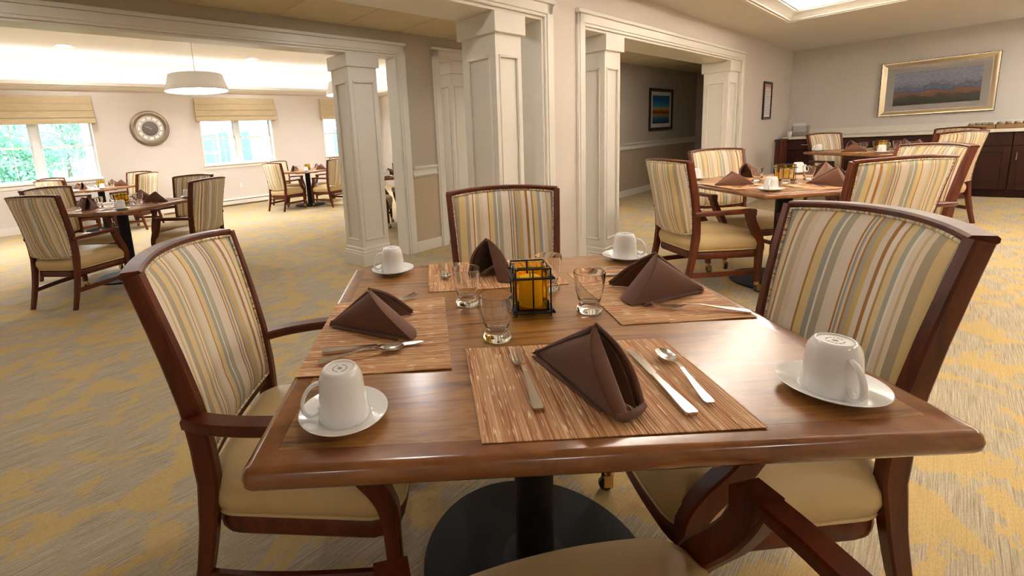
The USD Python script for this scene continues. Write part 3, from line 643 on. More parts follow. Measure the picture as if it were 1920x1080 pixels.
DLN = ['left behind the camera', 'far behind the camera', 'right behind the camera', 'left of the nearest table', 'near the right end of the buffet', 'right of the tray', 'farthest along the buffet']
for (a, b) in ((-3.3, -1.9), (-3.0, -3.4), (-.3, -3.0), (.2, .85)): dup(d1, room(a, b, ZD), ROT, f'round recessed light in the dining ceiling, {DLN.pop(0)}')
d2 = downlight(7.9, -2.2, ZD, f'recessed wall-washer light in the dining ceiling, {DLN.pop(0)}', .085, LENSW)
for (a, b) in ((6.9, -3.4), (8.3, -3.5)): dup(d2, room(a, b, ZD), ROT, f'recessed wall-washer light in the dining ceiling, {DLN.pop(0)}')
HLN = ['at the left end', 'behind the biggest column', 'before the lake picture', 'behind the hall header']
for (a, b) in ((-1.2, 2.3), (1.4, 2.2), (4.6, 2.2), (6.6, 1.8)): dup(d1, room(a, b, ZH - .004), ROT, f'round recessed light in the hall tiles, {HLN.pop(0)}')

# ------------------------------------------------------------------ buffet
CF = 8.75
def bl(a0, a1, b0, b1, z0, z1, ch=0.0): return bx(a0, a1, b0, b1, z0, z1, ch)
ct = thing('buffet_counter', 'long cream counter top with backsplash along the grey wall', 'counter', room(0, 0, 0), ROT)
obj('counter_top', bl(CF - .03, A1 - .001, BB + .3, 1.20, .865, .905, .006), COUNTER, ct)
obj('backsplash', bl(A1 - .02, A1 - .001, BB + .3, 1.20, .905, 1.01, .003), COUNTER, ct)
edges = [1.18, .58, -.02, -.62, -1.22, -1.82, -2.42]
names = ['leftmost dark wood cabinet at the counter end', 'dark wood cabinet second from the counter end', 'dark wood cabinet third from the counter end', 'dark wood cabinet behind the far right chair', 'dark wood cabinet right of the far right chair', 'dark wood cabinet at the right edge of the picture']
for k in range(6):
    b1, b0 = edges[k], edges[k + 1]; bm = (b0 + b1) / 2
    t = thing('buffet_cabinet', names[k], 'cabinet', room(CF, bm, 0), ROT)
    hw = (b1 - b0) / 2
    obj('body', cat_(bl(.02, A1 - CF - .002, -hw + .001, hw - .001, .10, .864), bl(.07, A1 - CF - .002, -hw + .001, hw - .001, 0, .10)), DARKW, t)
    dr = obj('drawer', bl(0, .02, -hw + .004, hw - .004, .69, .855, .002), DARKW, t)
    obj('handle', cat_(bl(-.03, -.02, -.06, .06, .767, .777, .002), bl(-.03, 0, -.055, -.045, .768, .776), bl(-.03, 0, .045, .055, .768, .776)), STEEL, dr)
    d = obj('door', cat_(bl(0.006, .02, -hw + .004, hw - .004, .11, .685), bl(0, .02, -hw + .004, -hw + .07, .11, .685, .002), bl(0, .02, hw - .07, hw - .004, .11, .685, .002), bl(0, .02, -hw + .07, hw - .07, .11, .18, .002), bl(0, .02, -hw + .07, hw - .07, .61, .685, .002)), DARKW, t)
    obj('handle', cat_(bl(-.03, -.02, hw - .05, hw - .04, .50, .60, .002), bl(-.03, 0, hw - .049, hw - .041, .505, .515), bl(-.03, 0, hw - .049, hw - .041, .585, .595)), STEEL, d)
# folded tray stands leaning at the counter end
for k, (da, lb) in enumerate(((0, 'folded dark wood tray stand nearest the room, at the counter end'), (.09, 'folded dark wood tray stand in the middle, at the counter end'), (.18, 'folded dark wood tray stand farthest in, at the counter end'))):
    t = thing('tray_stand', lb, 'tray stand', room(CF - .38 + da * 1.6, 1.165 - .0, 0), ROT)
    for s in (-.028, .028):
        obj('leg', cat_(bx(-.012 + s * .4, .012 + s * .4, -.05, -.012, 0, .86, .004)) if s < 0 else cat_(bx(-.012 + s * .4, .012 + s * .4, .012, .05, 0, .86, .004)), MAHOG, t)
    obj('top_bar', bx(-.03, .03, -.06, .06, .86, .885, .005), MAHOG, t)
    obj('strap', bx(-.034, -.0305, -.02, .02, .80, .888), BLACKM, t)
# things on the counter
t = thing('plastic_bin', 'clear plastic bin with a white card at the left end of the counter', 'bin', room(9.12, 1.03, .906), ROT)
obj('body', cat_(bx(-.10, .10, -.10, .10, 0, .006), bx(-.105, -.099, -.105, .105, 0, .17), bx(.099, .105, -.105, .105, 0, .17), bx(-.105, .105, -.105, -.099, 0, .17), bx(-.105, .105, .099, .105, 0, .17)), CLEARP, t)
obj('card', moved(bx(-.003, .003, -.085, .085, .07, .22), ry=-6, x=-.06), PAPER, t)
t = thing('paper_cup', 'small white cup standing left of the plastic bin on the counter', 'cup', room(8.86, 1.13, .906), 0)
obj('cup_wall', lathe([(.0, 0), (.028, 0), (.038, .09), (.035, .09), (.026, .006), (0, .006)], 24), CHINA, t)
for k, (b0, b1, lb) in enumerate(((-.82, -1.06, 'left cardboard tray of jars on the counter at the right'), (-1.07, -1.36, 'right cardboard tray of jars on the counter at the right edge'))):
    t = thing('cardboard_tray', lb, 'box', room(9.08, (b0 + b1) / 2, .906), ROT)
    hw = abs(b1 - b0) / 2 - .002
    obj('sides', cat_(bx(-.13, .13, -hw, hw, 0, .004), bx(-.13, -.126, -hw, hw, 0, .055), bx(.126, .13, -hw, hw, 0, .055), bx(-.13, .13, -hw, -hw + .004, 0, .055), bx(-.13, .13, hw - .004, hw, 0, .055)), CARDB, t)
jar = None
LID = [M('jar_lid_silver', (.6, .6, .6), .3, metallic=.9), M('jar_lid_red', srgb(150, 40, 36), .4), M('jar_lid_green', srgb(50, 90, 60), .4)]
JARG = M('jar_filling', srgb(120, 96, 60), .3)
jp = {}
k = bi = 0
for b in (-.855, -.912, -.968, -1.025, -1.108, -1.176, -1.254, -1.322):
    qi = bi % 4; bi += 1
    for a, rw in ((9.0, 'front'), (9.08, 'middle'), (9.16, 'back')):
        c = 0 if b > -1.06 else (k * 7 + int(a * 100)) % 3
        pos = room(a, b, .911); k += 1
        colour = ('silver', 'red', 'green')[c]
        lb = f'{colour}-lidded jar, {("first", "second", "third", "fourth", "fifth")[qi]} from the left in the {rw} row of the {"left" if b > -1.06 else "right"} cardboard tray'
        if c in jp: dup(jp[c], pos, 0, lb, f'{colour}-lidded jars in the cardboard trays')
        else:
            t = thing('jar', lb, 'jar', pos, 0, f'{colour}-lidded jars in the cardboard trays')
            obj('body', lathe([(0, 0), (.024, 0), (.026, .006), (.026, .055), (.021, .062), (0, .062)], 20), JARG, t)
            obj('lid', lathe([(0, .0625), (.023, .0625), (.0235, .078), (.021, .08), (0, .08)], 20), LID[c], t)
            jp[c] = t

# ------------------------------------------------------------------ chair
def post_x(z): return np.interp(z, [0, .42, .60, .96], [.222, .220, .226, .248])
def post_y(z): return np.interp(z, [0, .10, .2, .3, .42, .52, .63, .75, .85, .96], [-.312, -.282, -.256, -.236, -.220, -.222, -.232, -.254, -.276, -.302])
def back_y(s, z, c=.058): return post_y(z) - c * (1 - s ** 2) * np.clip((z - .35) / .25, 0, 1)
def make_chair(label, loc, rz, group):
    t = thing('dining_chair', label, 'chair', loc, rz, group)
    plan = Polygon([(-.255, .245), (.255, .245), (.205, -.235), (-.205, -.235)])
    fr = Polygon([(x, .235 + .03 * (1 - (x / .255) ** 2)) for x in np.linspace(-.255, .255, 15)] + [(.205, -.235), (-.205, -.235)])
    fr = Polygon([(x * 1.055 if y > 0 else x * 1.03, y) for x, y in fr.exterior.coords[:-1]])
    plan = fr.buffer(-.075).buffer(.075).buffer(.004)
    se = obj('seat', loft(plan, [(.008, .322), (-.006, .338), (-.015, .366), (-.013, .395), (.004, .424), (.04, .443), (.10, .453), (.17, .457)], 80), VINYL, t, smooth=60)
    rg = resample(plan, 96); obj('seat_piping', sweep(np.c_[rg * 1.004, np.full(96, .328)], circ(.0052, 8), closed=True), VINYL, se, smooth=True)
    obj('seat_rail', loft(plan, [(.03, .262), (.008, .265), (.002, .276), (.0, .296), (.004, .314), (.014, .321), (.05, .321)], 80), MAHOG, t, smooth=40)
    for s in (-1, 1):
        zz = np.r_[np.linspace(0, .42, 12), np.linspace(.46, .960, 18)]
        path = np.c_[s * post_x(zz), post_y(zz), zz]
        w = np.interp(zz, [0, .35, .5, .95], [.028, .034, .031, .027]); d = np.interp(zz, [0, .3, .45, .62, .95], [.032, .044, .054, .050, .042])
        obj('rear_leg', sweep(path, rrect(1, 1, .12), side=(1, 0, 0), scale=np.c_[w, d]), MAHOG, t, smooth=30)
        # front leg and caster
        zz = np.linspace(.082, .33, 8); path = np.c_[s * np.interp(zz, [.08, .4], [.254, .262]), np.interp(zz, [.08, .4], [.226, .222]), zz]
        lg = obj('front_leg', sweep(path, rrect(1, 1, .1), side=(1, 0, 0), scale=np.c_[np.interp(zz, [.08, .4], [.032, .044]), np.interp(zz, [.08, .4], [.032, .046])]), MAHOG, t, smooth=30)
        cx, cy = s * .254, .226
        obj('caster_fork', moved(cat_(lathe([(0, .088), (.015, .088), (.017, .060), (.012, .052), (0, .052)], 16), bx(-.017, -.013, -.008, .022, .018, .062), bx(.013, .017, -.008, .022, .018, .062)), x=cx, y=cy), BRASS, lg)
        obj('caster_wheel', moved(moved(lathe([(0, -.011), (.018, -.011), (.024, -.006), (.024, .006), (.018, .011), (0, .011)], 20), ry=90), x=cx, y=cy + .012, z=.024), RUBBER, lg)
        # arm: flat rail, kinked tip, swooping support down to the front leg
        ap = spline([(s * .234, -.236, .596), (s * .258, -.19, .600), (s * .285, -.10, .604), (s * .299, .02, .606), (s * .299, .112, .607)], 18)
        arm = sweep(ap, rrect(.050, .028, .005), side=(1, 0, 0))
        sp = spline([(s * .299, .108, .600), (s * .296, .116, .570), (s * .290, .138, .515), (s * .278, .178, .450), (s * .268, .210, .390), (s * .262, .222, .315)], 22)
        sup = sweep(sp, rrect(1, 1, .1), side=(1, 0, 0), scale=np.c_[np.linspace(.040, .042, 22), np.interp(np.arange(22), [0, 5, 12, 21], [.058, .05, .054, .046])])
        tip = hull([(s * .299 + dx, y, z) for dx in (-.025, .025) for (y, z) in ((.085, .594), (.085, .621), (.132, .621), (.140, .612), (.138, .575), (.095, .570))])
        obj('arm', cat_(arm, sup, tip), MAHOG, t, smooth=28)
        st = spline([(s * .226, -.245, .155), (s * .248, -.10, .157), (s * .256, .08, .157), (s * .255, .215, .155)], 12)
        obj('stretcher', sweep(st, rrect(.020, .036, .004), side=(1, 0, 0)), MAHOG, t, smooth=30)
    # upholstered back: front cushion and rear panel
    S_, T_ = np.linspace(-1, 1, 25), np.linspace(0, 1, 21)
    def surf(off, zb, zt, bulge, sag, inset):
        G = np.zeros((len(T_), len(S_), 3)); UV = np.zeros((len(T_), len(S_), 2))
        for i, tt in enumerate(T_):
            for j, ss in enumerate(S_):
                z = zb + (zt - zb) * tt + .014 * (1 - ss ** 2) * tt - sag * (1 - ss ** 2) * (1 - tt)
                hw = post_x(z) - inset; b = bulge * (1 - abs(ss) ** 5) * (1 - abs(2 * tt - 1) ** 6)
                G[i, j] = (ss * hw, back_y(ss, min(z, .96)) + off + b, z); UV[i, j] = (ss * hw / .56 + .5, z)
        return G, UV
    fg, fu = surf(.010, .478, .950, .026, .016, .014); fb, _ = surf(-.002, .478, .950, 0, .016, .014)
    cu = obj('back_cushion', grid_solid(fg, fb), STRIPE, t, smooth=True, uv=np.vstack([fu.reshape(-1, 2), fu.reshape(-1, 2)]))
    rg_, ru = surf(-.028, .455, .950, -.020, .020, .008); rb, _ = surf(-.004, .455, .950, 0, .020, .008)
    rp = obj('back_panel', grid_solid(rg_, rb), STRIPE, t, smooth=True, uv=np.vstack([ru.reshape(-1, 2), ru.reshape(-1, 2)]))
    def loop(G): return np.vstack([G[0], G[1:, -1], G[-1, -2::-1], G[-2:0:-1, 0]])
    for G, dy, par in ((fg, .002, cu), (rg_, -.001, rp)):
        L = loop(G) + (0, dy, 0); n = len(L); pz = sweep(L, circ(.0045, 6), closed=True, side=(0, 1, 0))
        u = np.repeat(np.arange(n) / n, 6); obj('piping', pz, PIPING, par, smooth=True, uv=np.c_[u, u])
    ss = np.linspace(-1.0, 1.0, 25)
    tp = np.c_[ss * (post_x(.96) + .004), back_y(ss, .96) - .003, .961 + .014 * (1 - ss ** 2)]
    obj('top_rail', sweep(tp, rrect(.018, .044, .005), side=(0, 0, 1)), MAHOG, t, smooth=30)
    lp = np.c_[ss * (post_x(.47) - .004), back_y(ss, .47) + .0, .462 - .016 * (1 - ss ** 2)]
    obj('lower_rail', sweep(lp, rrect(.030, .020, .004), side=(0, 0, 1)), MAHOG, t, smooth=30)
    return t

# ------------------------------------------------------------------ table
HT = .537
def make_table(label, loc):
    t = thing('dining_table', label, 'table', loc, 0, 'square walnut dining tables')
    sq = sbox(-HT, -HT, HT, HT).buffer(-.045).buffer(.045)
    sq_i = sbox(-HT + .046, -HT + .046, HT - .046, HT - .046)
    obj('table_top', extr(sq_i, .728, .760), LAMIN, t)
    # wood edge with a bullnose, running round the laminate
    def rsq(d, z, R=.017, k=7):
        h = HT - d; r = max(R - d, .0008); P = []
        for q, (sx, sy) in enumerate(((1, 1), (-1, 1), (-1, -1), (1, -1))):
            for e in np.linspace(0, math.pi / 2, k):
                a_ = e + q * math.pi / 2; P.append((sx * (h - r) + r * math.cos(a_), sy * (h - r) + r * math.sin(a_), z))
        return np.array(P)
    pr = [(.0455, .722), (.016, .722), (.008, .7238), (.002, .731), (0, .742), (.003, .7525), (.0085, .758), (.016, .760), (.0455, .760)]
    L = [rsq(*q) for q in pr]; n = len(L[0]); f = []
    for i in range(len(L)):
        i2 = (i + 1) % len(L)
        for q in range(n):
            r = (q + 1) % n; f += [(i * n + q, i * n + r, i2 * n + r), (i * n + q, i2 * n + r, i2 * n + q)]
    m = trimesh.Trimesh(np.vstack(L), np.array(f), process=False)
    if m.volume < 0: m.invert()
    obj('edge_moulding', m, EDGEW, t, smooth=40)
    obj('column', lathe([(0, .02), (.095, .02), (.09, .035), (.055, .045), (.052, .06), (.052, .70), (0, .70)], 32), BASEBLK, t)
    obj('mounting_plate', cat_(bx(-.30, .30, -.03, .03, .70, .727, .004), bx(-.03, .03, -.30, .30, .70, .727, .004)), BLACKM, t)
    obj('base_plate', lathe([(0, 0), (.317, 0), (.320, .008), (.315, .016), (.27, .022), (.10, .034), (0, .034)], 64), BASEBLK, t, smooth=25)
    return t

# ------------------------------------------------------------------ table ware (each made once, then copied)
def cup_parts(t):
    prof = [(0, .0835), (.024, .0835), (.0245, .0855), (.027, .0855), (.030, .082), (.034, .075), (.0365, .064), (.0385, .040), (.0405, .012), (.0415, 0), (.0392, 0), (.0375, .02), (.0355, .045), (.033, .068), (.028, .078), (0, .079)]
    obj('bowl', lathe(prof, 48), CHINA, t, smooth=50)
    hp = spline([(.0362, 0, .066), (.052, 0, .060), (.063, 0, .044), (.066, 0, .028), (.058, 0, .013), (.046, 0, .012), (.0395, 0, .022)], 22)
    obj('handle', sweep(hp, np.array([(.0055 * math.cos(a), .0032 * math.sin(a)) for a in np.linspace(0, 2 * np.pi, 10, endpoint=False)]), side=(0, 1, 0)), CHINA, t, smooth=60)
    arcs = []
    for k in range(14):
        if k in (3, 10): continue
        a = 2 * np.pi * k / 14
        arcs.append(moved(bx(-.0018, .0018, -.0008, .0008, 0, .0004), x=.0115 * math.cos(a), y=.0115 * math.sin(a), z=.0834, rz=math.degrees(a) + 90))
    arcs += [bx(-.0045, .0045, -.0006, .0006, .0834, .0838), bx(-.003, .003, .0022, .0034, .0834, .0838), bx(-.003, .003, -.0038, -.0026, .0834, .0838), bx(-.0008, .0008, -.004, .004, .0834, .0838)]
    obj('maker_stamp', cat_(*arcs), STAMP, t)
def make_saucer(label, loc, rz):
    t = thing('saucer', label, 'saucer', loc, rz)
    obj('plate', lathe([(0, .003), (.030, .003), (.032, 0), (.035, 0), (.037, .003), (.055, .008), (.073, .0155), (.0745, .0175), (.073, .018), (.055, .0118), (.046, .0085), (.0445, .0066), (0, .0066)], 56), CHINA, t, smooth=50)
    return t
def make_cup(label, loc, rz):
    t = thing('coffee_cup', label, 'cup', loc, rz); cup_parts(t); return t
def make_glass(label, loc, rz):
    t = thing('drinking_glass', label, 'glass', loc, rz)
    pr = [(0, .001), (.026, 0), (.0305, .002), (.0318, .007), (.0305, .012), (.0265, .0175), (.0252, .023), (.0262, .030), (.0295, .043), (.0335, .058), (.0362, .074), (.0376, .090), (.0384, .104), (.0378, .1055), (.0370, .104), (.0361, .090), (.0347, .074), (.032, .058), (.0278, .043), (.0240, .031), (.021, .0265), (0, .0245)]
    obj('tumbler', lathe(pr, 56), GLASS, t, smooth=70)
    return t
def make_candle(label, loc, rz):
    t = thing('candle_holder', label, 'candle holder', loc, rz)
    w, h = .039, .120
    ga = cat_(bx(-w, w, -w, w, .010, .016), bx(-w, -w + .004, -w, w, .016, h), bx(w - .004, w, -w, w, .016, h), bx(-w + .004, w - .004, -w, -w + .004, .016, h), bx(-w + .004, w - .004, w - .004, w, .016, h))
    obj('glass_box', ga, AMBER, t, smooth=False)
    q = .0435; r = .0021; wires = []
    def wire(p, q_): return sweep(np.array([p, q_], float), circ(r, 8), side=(1, .3, .2))
    for sx in (-1, 1):
        for sy in (-1, 1): wires.append(wire((sx * q, sy * q, 0.0), (sx * q, sy * q, h + .004)))
    for z in (.0075, h + .003):
        for (p, e) in (((-q, -q), (q, -q)), ((q, -q), (q, q)), ((q, q), (-q, q)), ((-q, q), (-q, -q))): wires.append(wire((*p, z), (*e, z)))
    for (x, y) in ((0, -q), (0, q), (q, 0), (-q, 0)): wires.append(wire((x, y, .004), (x, y, h + .003)))
    obj('wire_frame', cat_(*wires), BLACKM, t)
    for z in (.012, .100):
        obj('band', cat_(*[sweep(np.array([p, e], float), rrect(.0045, .012, .001), side=(0, 0, 1)) for p, e in (((-.052, -.047, z), (.052, -.047, z)), ((-.052, .047, z), (.052, .047, z)), ((-.047, -.052, z), (-.047, .052, z)), ((.047, -.052, z), (.047, .052, z)))]), BLACKM, t)
    c = obj('candle', lathe([(0, .017), (.029, .017), (.030, .02), (.030, .088), (.027, .092), (0, .090)], 32), WAX, t)
    obj('wick', trimesh.creation.cylinder(.0012, .012, sections=6, transform=trimesh.transformations.translation_matrix([0, 0, .096])), BLACKM, c)
    return t
def plate_mesh(poly, th, zf, step=.0025):
    """flat outline -> thin solid whose height follows zf(x, y)."""
    m = trimesh.creation.extrude_polygon(poly, th, engine='earcut')
    v, f = trimesh.remesh.subdivide_to_size(m.vertices, m.faces, step * 3)
    v = np.array(v); v[:, 2] += zf(v[:, 0], v[:, 1]); return trimesh.Trimesh(v, f, process=True)
def outline(pts): return Polygon([(w, y) for y, w in pts] + [(-w, y) for y, w in pts[::-1]])
def handle_z(y): return np.interp(y, [-.11, -.095, -.04, .02, .045, .06], [.004, .006, .0085, .010, .006, .004])
def make_fork(label, loc, rz):
    t = thing('fork', label, 'fork', loc, rz)
    hn = outline([(-.105, .007), (-.10, .0095), (-.085, .0092), (-.04, .0055), (.02, .0032), (.035, .0034), (.045, .009), (.052, .0122), (.06, .0125)])
    obj('handle', plate_mesh(hn, .0022, lambda x, y: np.interp(y, [-.105, -.06, .0, .03, .045, .06], [.001, .005, .0115, .009, .0035, .002])), STEEL, t)
    for x in (-.0107, -.0036, .0036, .0107):
        obj('tine', plate_mesh(Polygon([(x - .0019, .058), (x + .0019, .058), (x + .0014, .104), (x, .107), (x - .0014, .104)]), .002, lambda x_, y: np.interp(y, [.058, .08, .107], [.0018, .003, .009])), STEEL, t)
    return t
def make_knife(label, loc, rz):
    t = thing('table_knife', label, 'knife', loc, rz)
    obj('handle', plate_mesh(outline([(-.115, .0075), (-.112, .0098), (-.10, .0098), (-.03, .0058), (.0, .005), (.006, .005)]), .0055, lambda x, y: 0 * y + .0), STEEL, t)
    obj('blade', plate_mesh(Polygon([(-.005, .004), (.005, .004), (.006, .012), (.0095, .015), (.0105, .05), (.009, .09), (.003, .108), (-.002, .112), (-.005, .106)]), .0016, lambda x, y: 0 * y + .0015), STEEL, t)
    return t
def make_spoon(label, loc, rz):
    t = thing('teaspoon', label, 'spoon', loc, rz)
    obj('handle', plate_mesh(outline([(-.095, .006), (-.09, .0085), (-.08, .0083), (-.03, .0045), (.02, .0030), (.042, .0034)]), .0022, lambda x, y: np.interp(y, [-.095, -.05, .0, .025, .042], [.001, .005, .0115, .010, .0045])), STEEL, t)
    el = Polygon([(.0165 * math.cos(a), .064 + .027 * math.sin(a)) for a in np.linspace(0, 2 * np.pi, 40, endpoint=False)])
    obj('bowl', plate_mesh(el, .0018, lambda x, y: np.clip(((x / .0165) ** 2 + ((y - .064) / .027) ** 2) * .0068 - .0002, 0, .007)), STEEL, t)
    return t
def make_mat(label, loc, rz, seed):
    t = thing('placemat', label, 'placemat', loc, rz)
    nx, ny = 44, 32; X, Y = np.meshgrid(np.linspace(-.2125, .2125, nx), np.linspace(-.1575, .1575, ny))
    nz = meshkit.noise(np.stack([X * 9 + seed * 3.1, Y * 9, X * 0], -1), seed)
    ed = np.minimum(1, np.clip(1 - (.2125 - np.abs(X)) / .05, 0, 1) ** 2 + np.clip(1 - (.1575 - np.abs(Y)) / .05, 0, 1) ** 2)
    Z = .0003 + ed * .0017 * np.clip(nz - .42, 0, 1) * 2
    top = np.stack([X, Y, Z + .0014], -1); bot = np.stack([X, Y, Z], -1)
    obj('woven_sheet', grid_solid(top, bot), PMAT, t, smooth=40)
    return t
def make_napkin(label, loc, rz, T, W1, W2, A, b1=.022, b2=.022, ff=.38):
    """a folded tent: ridge from the tail T on the mat to the high apex A, one wing down to W1, the other to W2; local points."""
    t = thing('folded_napkin', label, 'napkin', loc, rz)
    T, W1, W2, A = (np.array(p, float) for p in (T, W1, W2, A))
    mid = (W1 + W2) / 2
    def wing(W, sgn, bulge, k=0.0, scale=1.0, lift=0.0):
        n1, n2 = 22, 18
        G = np.zeros((n1, n2, 3)); nrm = np.cross(A - T, W - T); nrm /= np.linalg.norm(nrm)
        out = W - (mid + (T - mid) * .3); out[2] = 0
        if np.dot(nrm, out) < 0: nrm = -nrm
        for i, u in enumerate(np.linspace(0, 1, n1)):
            u_ = u * scale
            for j, v in enumerate(np.linspace(0, 1, n2)):
                e = (1 - v) * A + v * W
                p = T + u_ * (e - T)
                p = p + nrm * bulge * math.sin(math.pi * v ** .8) * u_ ** .8 * (1 + .25 * math.sin(3 * u))
                r = max(0, .16 - v) / .16                       # roll the ridge over so both wings share a soft fold
                p = p - nrm * .004 * r * u_
                p[2] -= .006 * r ** 2 * u_
                p = p - nrm * k
                p[2] = max(p[2], .0015 + lift)
                G[i, j] = p
        back = G - nrm * .0026; back[..., 2] = np.maximum(back[..., 2], .0002)
        return grid_solid(G, back)
    a = obj('outer_wing', wing(W1, 1, b1), NAPK, t, smooth=50)
    obj('inner_layer', wing(W1, 1, b1, .006, .965), NAPK, a, smooth=50)
    b = obj('outer_wing', wing(W2, -1, b2), NAPK, t, smooth=50)
    obj('inner_layer', wing(W2, -1, b2, .006, .965), NAPK, b, smooth=50)
    rg_ = np.array([T + u * (A - T) for u in np.linspace(0.06, .985, 14)]); rg_[:, 2] = np.maximum(rg_[:, 2] - .0075, .0072)
    obj('ridge_fold', sweep(rg_, circ(.0062, 10), side=(0, 1, 0)), NAPK, t, smooth=True)
    # the turned-in strip beside the first hem, rolled hems and the loop of cloth where they meet the mat
    fwd = mid - T; fwd[2] = 0; fwd /= np.linalg.norm(fwd); P = W1 + ff * (W2 - W1) + fwd * .006
    n1v = np.cross(A - T, W1 - T); n1v /= np.linalg.norm(n1v)
    if np.dot(n1v, W1 - mid) < 0: n1v = -n1v
    n1, n2 = 16, 8; G = np.zeros((n1, n2, 3))
    for i, u in enumerate(np.linspace(.03, 1, n1)):
        for j, q in enumerate(np.linspace(0, 1, n2)):
            G[i, j] = A + u * ((1 - q) * W1 + q * P - A) + n1v * b1 * math.sin(math.pi * u ** .8) * 1.03 * (1 - q) ** 1.2 + fwd * (.008 * math.sin(math.pi * q) * u + .001); G[i, j, 2] = max(G[i, j, 2], .002)
    Bk = G - fwd * .003; Bk[..., 2] = np.maximum(Bk[..., 2], .0003)
    obj('turned_strip', grid_solid(G, Bk), NAPK, t, smooth=60)
    def hem(W, r0, r1, sgn):
        q = np.array([A + u * (W - A) for u in np.linspace(.0, .97, 14)]); q += np.outer(np.sin(np.linspace(0, math.pi, 14)), sgn) ; q[:, 2] = np.maximum(q[:, 2], r1 + .0005)
        return sweep(q, circ(1, 8), side=(0, 1, .2), scale=np.c_[np.linspace(r0, r1, 14), np.linspace(r0, r1, 14)])
    n2v = np.cross(A - T, W2 - T); n2v /= np.linalg.norm(n2v)
    if np.dot(n2v, W2 - mid) < 0: n2v = -n2v
    obj('rolled_hem', hem(W2, .0035, .006, n2v * b2), NAPK, t, smooth=60)
    if np.linalg.norm(W2 - W1) < .09:
        lp = spline([W1 + (0, 0, .006), (W1 + W2) / 2 + fwd * .008 + (0, 0, .006), W2 + (0, 0, .0068)], 10); lp[:, 2] = np.maximum(lp[:, 2], .0068)
        obj('bottom_roll', sweep(lp, circ(.006, 8)), NAPK, t, smooth=60)
    o1 = W1 - mid; o1[2] = 0; o1 /= np.linalg.norm(o1) + 1e-9
    tri_ = Polygon([tuple((T + fwd * .012 + o1 * .016)[:2]), tuple((T + fwd * .03 - o1 * .004)[:2]), tuple((W1 - o1 * .03 - fwd * .04)[:2]), tuple((W1 - fwd * .03 + o1 * .004)[:2])])
    obj('under_layer', extr(tri_.convex_hull, .0003, .0032), NAPK, t, smooth=40)
    return t

# ------------------------------------------------------------------ laying the tables (world axes)
def R2(x, y, deg): c, s = math.cos(math.radians(deg)), math.sin(math.radians(deg)); return x * c - y * s, x * s + y * c
ZT_, ZM = .7602, .7641
SIDE = {'near': 0, 'right': 90, 'far': 180, 'left': -90}
# main table: per side (mat centre, mat turn); items (x, y, z, rz) in table axes
MATS = {'near': (.033, -.344, 0), 'left': (-.371, -.058, -90), 'right': (.350, .105, 90), 'far': (-.048, .366, 180)}
NAPS = {'near': ((-.071, .117, .004), (.000, -.128, .002), (.055, -.100, .002), (-.004, -.046, .128), .020, .020),
        'left': ((-.045, -.144, .004), (.073, .071, .002), (-.095, .071, .002), (-.028, -.032, .096), .022, .020),
        'right': ((-.023, -.145, .004), (-.108, .086, .002), (.068, .080, .002), (-.023, -.012, .114), .020, .014),
        'far': ((-.030, -.120, .004), (-.056, .119, .002), (.077, .045, .002), (.012, .008, .120), .016, .020)}
CUTS = {'fork': [('near', -.078, -.325, 0), ('left', -.385, .112, -58), ('right', .408, -.050, 71), ('far', .085, .405, 180)],
        'table_knife': [('near', .152, -.352, 1), ('left', -.381, -.160, -84), ('right', .345, .262, 92), ('far', -.165, .385, 178)],
        'teaspoon': [('near', .203, -.345, -3), ('left', -.402, -.195, -74), ('right', .345, .305, 88), ('far', -.207, .405, 183)]}
CUPS = [('near left', -.402, -.415, 200), ('far left', -.386, .452, 188), ('far right', .434, .450, -20), ('near right', .412, -.415, -98)]
GLS = [('nearest', -.103, -.142), ('left', -.152, .088), ('right', .150, -.012), ('far', .094, .172)]
CHS = {'left': (-.605, .105, -89), 'right': (.524, .005, 86.5), 'far': (.078, .700, 177), 'near': (-.005, -.625, 11)}
proto = {}
def place(kind, make, label, loc, rz, group=None):
    if kind in proto: return dup(proto[kind], loc, rz, label, group)
    proto[kind] = make(label, loc, rz); setd(proto[kind], group=group); return proto[kind]
